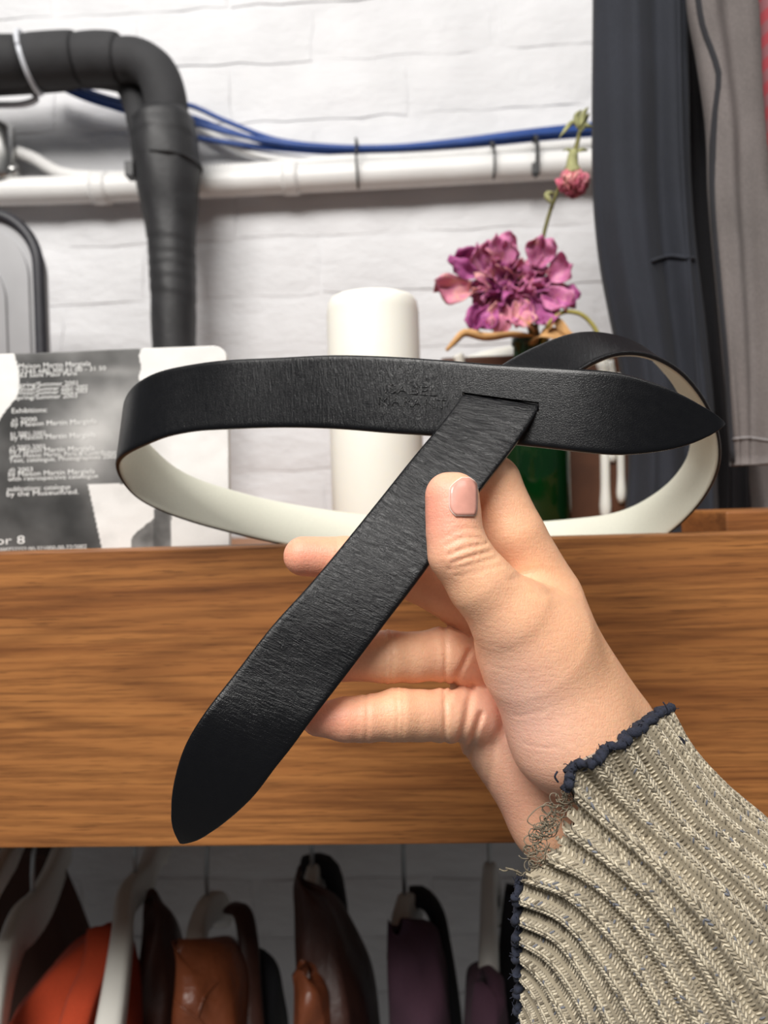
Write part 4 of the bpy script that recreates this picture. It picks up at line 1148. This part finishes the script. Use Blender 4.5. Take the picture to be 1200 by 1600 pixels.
M['lightgrey'] = m_cloth('pale_grey_cotton', srgb(128, 124, 124), srgb(146, 142, 142))
def m_plaid():
    t = NT('red_plaid'); sep = t.n('ShaderNodeSeparateXYZ'); t.l(t.coord(), sep.inputs[0])
    s1 = t.ramp(t.math('PINGPONG', t.math('MULTIPLY', sep.outputs[2], 60), .5), [(.2, 0.0), (.3, 1.0)])
    return t.out(t.mix(t.math('MULTIPLY', s1, .6), srgb(160, 62, 70), srgb(120, 100, 104)), None, .9)
M['plaid'] = m_plaid()
def garment(name, levels, Y, thick, mat, label, folds=5, amp=.006, cat='garment', seed=0, nseg=96, nlev=60, root=None):
    """levels: (py, left px, right px) from the top down; a closed, pleated cloth tube hanging in front of the wall"""
    r = random.Random(seed)
    A = np.array([list(W(xl, y, Y)) + list(W(xr, y, Y)) for (y, xl, xr) in levels])
    A = np.concatenate([(A[:, :3] + A[:, 3:]) / 2, A], 1); A = resample(A, nlev); A = A[:, 3:]
    ph = [r.uniform(0, 6.28) for _ in range(4)]; V = []
    for i in range(nlev):
        L_, R_ = A[i, :3], A[i, 3:]; c = (L_ + R_) / 2; hw = (R_[0] - L_[0]) / 2; u = i / (nlev - 1)
        for k in range(nseg):
            a = 2*math.pi*k/nseg; ca, sa = math.cos(a), math.sin(a)
            x = hw * math.copysign(abs(ca) ** .75, ca)
            y = thick * math.copysign(abs(sa) ** .8, sa)
            f = math.sin(folds * 1.9 * ca + ph[0] + .9 * math.sin(u * 2 + ph[1])) + .6 * math.sin(folds * 3.7 * ca + ph[2] - u * 1.4)
            y += amp * f * abs(sa) * (.7 + .5*u) + amp * .3 * math.sin(u * 9 + ca * 3 + ph[3])
            V.append((c[0] + x, Y + y, c[2]))
    Fl = [(i*nseg + k, i*nseg + (k+1) % nseg, (i+1)*nseg + (k+1) % nseg, (i+1)*nseg + k) for i in range(nlev - 1) for k in range(nseg)]
    Fl += [tuple(range(nseg)), tuple((nlev-1)*nseg + k for k in range(nseg - 1, -1, -1))]
    o = newmesh(name, V, Fl, mat)
    if root is None:
        root = empty(name, (c[0], Y, c[2]), label, cat); o.name = 'cloth'
    adopt(o, root)
    return root
def stick(root, pts, r, mat, name, up=.0006):
    me = [o for o in root.children if o.name.startswith('cloth')][0].data; off = Vector((0, 0, 0))
    bv = BVHTree.FromPolygons([v.co for v in me.vertices], [tuple(p.vertices) for p in me.polygons]); out = []
    for x, y in resample(np.array([(x, y, 0) for x, y in pts], float), 40)[:, :2]:
        d = Vector(W(x, y, 1.0)) - camp; d.normalize(); h_ = bv.ray_cast(camp, d)
        if h_[0] is not None: out.append(np.array(h_[0]) - np.array(d) * up)
    if len(out) > 4: adopt(tube(name, np.array(out), r, mat, seg=6), root)
nav = garment('navy_trousers', [(-220,926,1074),(0,927,1070),(180,927,1074),(300,929,1078),(400,938,1086),(480,952,1095),(560,968,1103),(640,980,1110),(720,984,1114),(800,980,1118),(838,976,1120)], .625, .020, M['navy'], 'dark navy washed trousers hanging beside the dried flowers', folds=3, amp=.007, seed=2)
stick(nav, [(1018,408),(1030,404),(1050,400),(1072,403),(1084,404)], .0018, M['navy'], 'pocket_edge')
stick(nav, [(1060,-60),(1062,100),(1066,250),(1074,380),(1086,520),(1098,700)], .0016, M['navy'], 'side_seam')
gry = garment('grey_garment', [(-220,1068,1260),(0,1072,1260),(90,1088,1260),(200,1104,1260),(300,1108,1255),(450,1120,1252),(600,1132,1245),(690,1141,1225),(726,1143,1222)], .59, .014, M['greycloth'], 'faded grey garment with a dark frayed edge hanging beside the navy trousers', folds=3, amp=.005, seed=5)
stick(gry, [(1086,-60),(1098,40),(1116,90),(1124,120),(1118,180),(1116,300),(1128,450),(1138,560),(1143,640),(1149,722)], .0036, M['blackcloth'], 'frayed_edge', up=-.0030)
stick(gry, [(1146,686),(1170,684),(1200,688),(1218,690)], .0010, M['lightgrey'], 'hem_seam')
garment('black_garment', [(-220,1054,1190),(0,1054,1190),(300,1064,1190),(600,1090,1190),(726,1112,1168),(800,1110,1172),(838,1108,1176)], .68, .016, M['blackcloth'], 'black garment hanging behind the faded grey one', folds=4, amp=.004, seed=8)
garment('pale_grey_garment', [(-220,1150,1330),(0,1150,1330),(700,1146,1330),(740,1150,1330),(800,1162,1330),(838,1166,1330)], .73, .014, M['lightgrey'], 'pale grey garment showing below the hem of the faded grey one', folds=3, amp=.004, seed=9)
garment('plaid_shirt', [(-220,1180,1330),(0,1188,1330),(40,1190,1330),(120,1192,1330),(180,1197,1330),(260,1205,1330)], .555, .012, M['plaid'], 'red plaid shirt hanging in front of the faded grey garment', folds=3, amp=.003, seed=10)
zr = W(1060, -215, .64)[2]
rail = empty('clothes_rail', (.62, .64, zr), 'steel clothes rail above the hanging trousers', 'rail')
adopt(tube('rail_tube', np.array([(.12, .64, zr), (.3, .64, zr), (.95, .64, zr)]), .0125, M['steel'], seg=16), rail)
adopt(tube('wall_arm', np.array([(.66, .64, zr), (.66, .8, zr), (.66, .998, zr)]), .008, M['steel'], seg=12), rail)

# ------------------------------------------------------------------ clothes on hangers below the shelf
M['hanger'] = simple('white_lacquered_wood', srgb(218, 216, 208), .35, var=.03, scale=30, bump=.03)
M['brown_leather'] = simple('brown_leather', srgb(122, 66, 40), .38, var=.25, scale=26, bump=.4, dist=.004)
M['dark_leather'] = simple('dark_brown_leather', srgb(72, 44, 36), .5, var=.25, scale=26, bump=.35, dist=.004)
M['orange'] = m_cloth('orange_red_cloth', srgb(176, 60, 26), srgb(196, 72, 34))
M['plum'] = m_cloth('plum_cloth', srgb(70, 44, 58), srgb(86, 54, 70))
M['umber'] = m_cloth('dark_umber_cloth', srgb(62, 40, 32), srgb(78, 50, 40))
YR = .715; z_rail = W(500, 1296, YR)[2]
rl2 = empty('hanging_rail', (0, YR, z_rail), 'steel hanging rail under the walnut shelf', 'rail')
adopt(tube('rail_tube', np.array([(-.88, YR, z_rail), (0, YR, z_rail), (.88, YR, z_rail)]), .011, M['steel'], seg=16), rl2)
for x in (-.8, 0.0, .8): adopt(tube('rail_bracket', np.array([(x, YR, z_rail + .01), (x, YR, z_rail + .04), (x, YR, Z_SH - .021)]), .005, M['steel'], seg=8), rl2)
def hanger(pts, label, hh=.030, wd_=.017, hookdx=0.0):
    """pts: px, py, Y of the top edge from the neck to the near shoulder"""
    P = WP(pts); neck = P[0]
    h = empty('coat_hanger', neck, label, 'hanger', 'white coat hangers under the shelf')
    back = P.copy(); back[:, :2] = 2*neck[:2] - P[:, :2]
    C_ = resample(np.concatenate([back[::-1], P[1:]]), 60)
    T = np.gradient(C_, axis=0); T /= np.linalg.norm(T, axis=1)[:, None]
    V = []; u = np.abs(np.linspace(-1, 1, 60)); hs = hh * (1.15 - .25*u); ws = wd_ * (.8 + .35*u)
    hs *= np.where(u > .96, .7, 1); ns = 14
    for i in range(60):
        side_ = np.cross(T[i], [0, 0, 1]); side_ /= np.linalg.norm(side_); up = np.cross(side_, T[i])
        for k in range(ns):
            a = 2*math.pi*k/ns; ca, sa = math.cos(a), math.sin(a)
            V.append(C_[i] - up * hs[i]/2 + side_ * ws[i]/2 * math.copysign(abs(ca)**.55, ca) + up * hs[i]/2 * math.copysign(abs(sa)**.55, sa))
    Fl = [(i*ns + k, i*ns + (k+1) % ns, (i+1)*ns + (k+1) % ns, (i+1)*ns + k) for i in range(59) for k in range(ns)] + [tuple(range(ns)), tuple(59*ns + k for k in range(ns-1, -1, -1))]
    adopt(newmesh('hanger_body', V, Fl, M['hanger']), h)
    zt_ = z_rail + .0145
    hk = [neck + [0, 0, -.006], neck + [0, 0, .02], neck + [hookdx*.4, .006, (zt_-neck[2])*.6]] + [np.array([neck[0] + hookdx, YR + .0145*math.cos(a), z_rail + .0145*math.sin(a)]) for a in np.linspace(-.3, 3.6, 12)]
    adopt(tube('hook', resample(np.array(hk), 50), .0021, M['steel'], seg=8), h)
    return h
hanger([(52,1392,.715),(28,1415,.68),(8,1470,.63),(-12,1560,.57),(-25,1650,.53)], 'white coat hanger holding the orange red garment', hh=.040)
hanger([(212,1362,.715),(196,1385,.69),(190,1440,.65),(180,1520,.60),(166,1610,.555),(150,1700,.52)], 'white coat hanger between the orange red garment and the brown leather jacket', hh=.028, wd_=.020)
hanger([(324,1398,.715),(310,1425,.695),(302,1480,.67),(298,1530,.655)], 'white coat hanger inside the shiny brown leather jacket', wd_=.018, hh=.026)
hanger([(488,1352,.715),(485,1375,.70),(484,1410,.685),(484,1440,.68)], 'white coat hanger inside the dark brown leather coat', wd_=.016, hh=.026)
hanger([(632,1396,.715),(626,1420,.70),(622,1460,.68),(620,1500,.67)], 'white coat hanger inside the plum garment with a black lining', wd_=.019, hh=.026)
hanger([(765,1346,.715),(763,1375,.70),(763,1440,.675),(762,1540,.645),(761,1580,.64)], 'white coat hanger nearest the ragged sleeve, in a plum garment', wd_=.017, hh=.026)
hanger([(14,1318,.69),(6,1330,.67),(-14,1362,.63),(-50,1420,.58)], 'white coat hanger high beside the dark umber garment', wd_=.018, hh=.022)
def hung(name, levels, mat, label, seed=0, folds=3, amp=.004, group=None, shadeY=None):
    """levels: (py, left px, right px, near Y, far Y) from the shoulder down: cloth hung over an end-on hanger"""
    r = random.Random(seed); nseg, nlev = 64, 44
    rows = []
    for (y, xl, xr, ya, yb) in levels:
        a, b = W(xl, y, ya), W(xr, y, ya); rows.append([a[0], b[0], a[2], ya, yb])
    A = resample(np.array([[q[2], q[3], 0.0] + q for q in rows]), nlev)[:, 3:]
    V = []; ph = [r.uniform(0, 6) for _ in range(3)]
    for i in range(nlev):
        x0, x1, z, ya, yb = A[i]; cx_, hx = (x0+x1)/2, (x1-x0)/2; cy_, hy = (ya+yb)/2, (yb-ya)/2; u = i/(nlev-1)
        for k in range(nseg):
            a = 2*math.pi*k/nseg; ca, sa = math.cos(a), math.sin(a)
            w_ = 1 + .10*math.sin(folds*a + ph[0] + u*1.5) + .05*math.sin(2.3*folds*a + ph[1] - 2*u)
            V.append((cx_ + hx*math.copysign(abs(ca)**.8, ca)*w_, cy_ + hy*math.copysign(abs(sa)**.7, sa) + amp*math.sin(u*12 + ph[2] + 3*ca), z + .004*math.sin(2*a + ph[1])*(1-u)))
    Fl = [(i*nseg + k, i*nseg + (k+1) % nseg, (i+1)*nseg + (k+1) % nseg, (i+1)*nseg + k) for i in range(nlev-1) for k in range(nseg)]
    Fl += [tuple(range(nseg)), tuple((nlev-1)*nseg + k for k in range(nseg-1, -1, -1))]
    root = empty(name, (cx_, cy_, z), label, 'garment', group)
    adopt(newmesh('cloth', V, Fl, mat), root)
    return root
def strap_part(root, pts, r, mat, name, sq=(1, .4)):
    return adopt(tube(name, resample(WP(pts), 30), r, mat, seg=10, sq=sq), root)
o1 = hung('orange_garment', [(1458,150,178,.665,.68),(1490,105,176,.65,.69),(1530,60,172,.63,.70),(1580,15,168,.615,.71),(1640,-30,164,.60,.73),(1900,-60,160,.6,.74)], M['orange'], 'orange red garment on a white hanger', 1)
strap_part(o1, [(158,1450,.655),(152,1500,.635),(128,1560,.60),(105,1640,.575)], .012, M['orange'], 'shoulder_fold')
hung('umber_garment', [(1335,-60,78,.80,.82),(1420,-70,84,.78,.84),(1500,-80,92,.77,.85),(1600,-90,110,.76,.86),(1800,-90,120,.75,.87)], M['umber'], 'dark umber garment behind the orange red garment', 2)
hung('brown_suede_garment', [(1408,222,246,.70,.715),(1440,216,258,.69,.72),(1520,206,262,.68,.74),(1600,200,262,.67,.75),(1800,195,262,.66,.76)], M['dark_leather'], 'dull dark brown garment on the hanger beside the leather jacket', 3)
lj = hung('leather_jacket', [(1478,266,276,.645,.655),(1500,265,314,.632,.665),(1530,264,336,.62,.685),(1570,262,345,.608,.70),(1620,256,356,.60,.72),(1800,245,370,.595,.74)], M['brown_leather'], 'shiny mid brown leather jacket with a shoulder seam', 4)
stick(lj, [(264,1556),(285,1574),(308,1590),(318,1602)], .0012, M['brown_leather'], 'shoulder_seam')
stick(lj, [(338,1535),(320,1556),(308,1590)], .0012, M['brown_leather'], 'shoulder_seam')
bk2 = hung('black_coat', [(1492,358,415,.71,.72),(1530,356,430,.70,.73),(1600,360,434,.69,.75),(1800,364,438,.68,.76)], M['blackcloth'], 'black coat with a brown strap between the two leather jackets', 5)
strap_part(bk2, [(360,1418,.715),(378,1425,.705),(388,1470,.69),(392,1540,.67),(400,1640,.645)], .010, M['dark_leather'], 'brown_strap')
dl_ = hung('dark_leather_coat', [(1364,461,472,.674,.68),(1380,458,474,.664,.672),(1400,457,498,.655,.675),(1440,457,520,.645,.69),(1500,456,538,.63,.71),(1600,455,564,.61,.73),(1800,452,590,.60,.74)], M['dark_leather'], 'dark brown leather coat with a lighter tan panel', 6)
strap_part(dl_, [(474,1354,.735),(496,1350,.735),(515,1358,.735),(526,1400,.73),(534,1470,.72),(560,1580,.70),(580,1700,.69)], .017, M['blackcloth'], 'collar', (1, .5))
stick(dl_, [(456,1530),(475,1526),(495,1540),(506,1560),(512,1600)], .002, M['brown_leather'], 'panel_edge')
tp = hung('tan_tmp', [(1524,456,484,.615,.63),(1545,455,504,.606,.64),(1600,454,514,.594,.66),(1800,450,520,.585,.67)], M['brown_leather'], 'tmp', 6)
tpm = tp.children[0]; tpm.name = 'tan_panel'; tpm.parent = None; adopt(tpm, dl_); bpy.data.objects.remove(tp)
pl_ = hung('plum_garment', [(1450,605,628,.655,.665),(1465,604,655,.65,.675),(1490,603,678,.64,.69),(1540,603,690,.625,.71),(1600,604,700,.61,.73),(1800,604,715,.60,.74)], M['plum'], 'plum garment with a wide shoulder and black lining on a white hanger', 7)
strap_part(pl_, [(640,1402,.735),(660,1402,.735),(680,1425,.735),(692,1480,.72),(704,1560,.70),(716,1680,.69)], .016, M['blackcloth'], 'lining', (1, .5))
hung('plum_garment', [(1538,740,760,.625,.635),(1552,738,784,.62,.65),(1600,733,795,.61,.69),(1800,726,806,.60,.72)], M['plum'], 'narrow plum garment next to the ragged sleeve', 8)
hung('black_garment', [(1392,790,826,.72,.735),(1420,788,840,.71,.74),(1500,786,880,.69,.75),(1600,786,900,.67,.76),(1800,786,920,.66,.77)], M['blackcloth'], 'black garment hanging behind the ragged sleeve', 9)
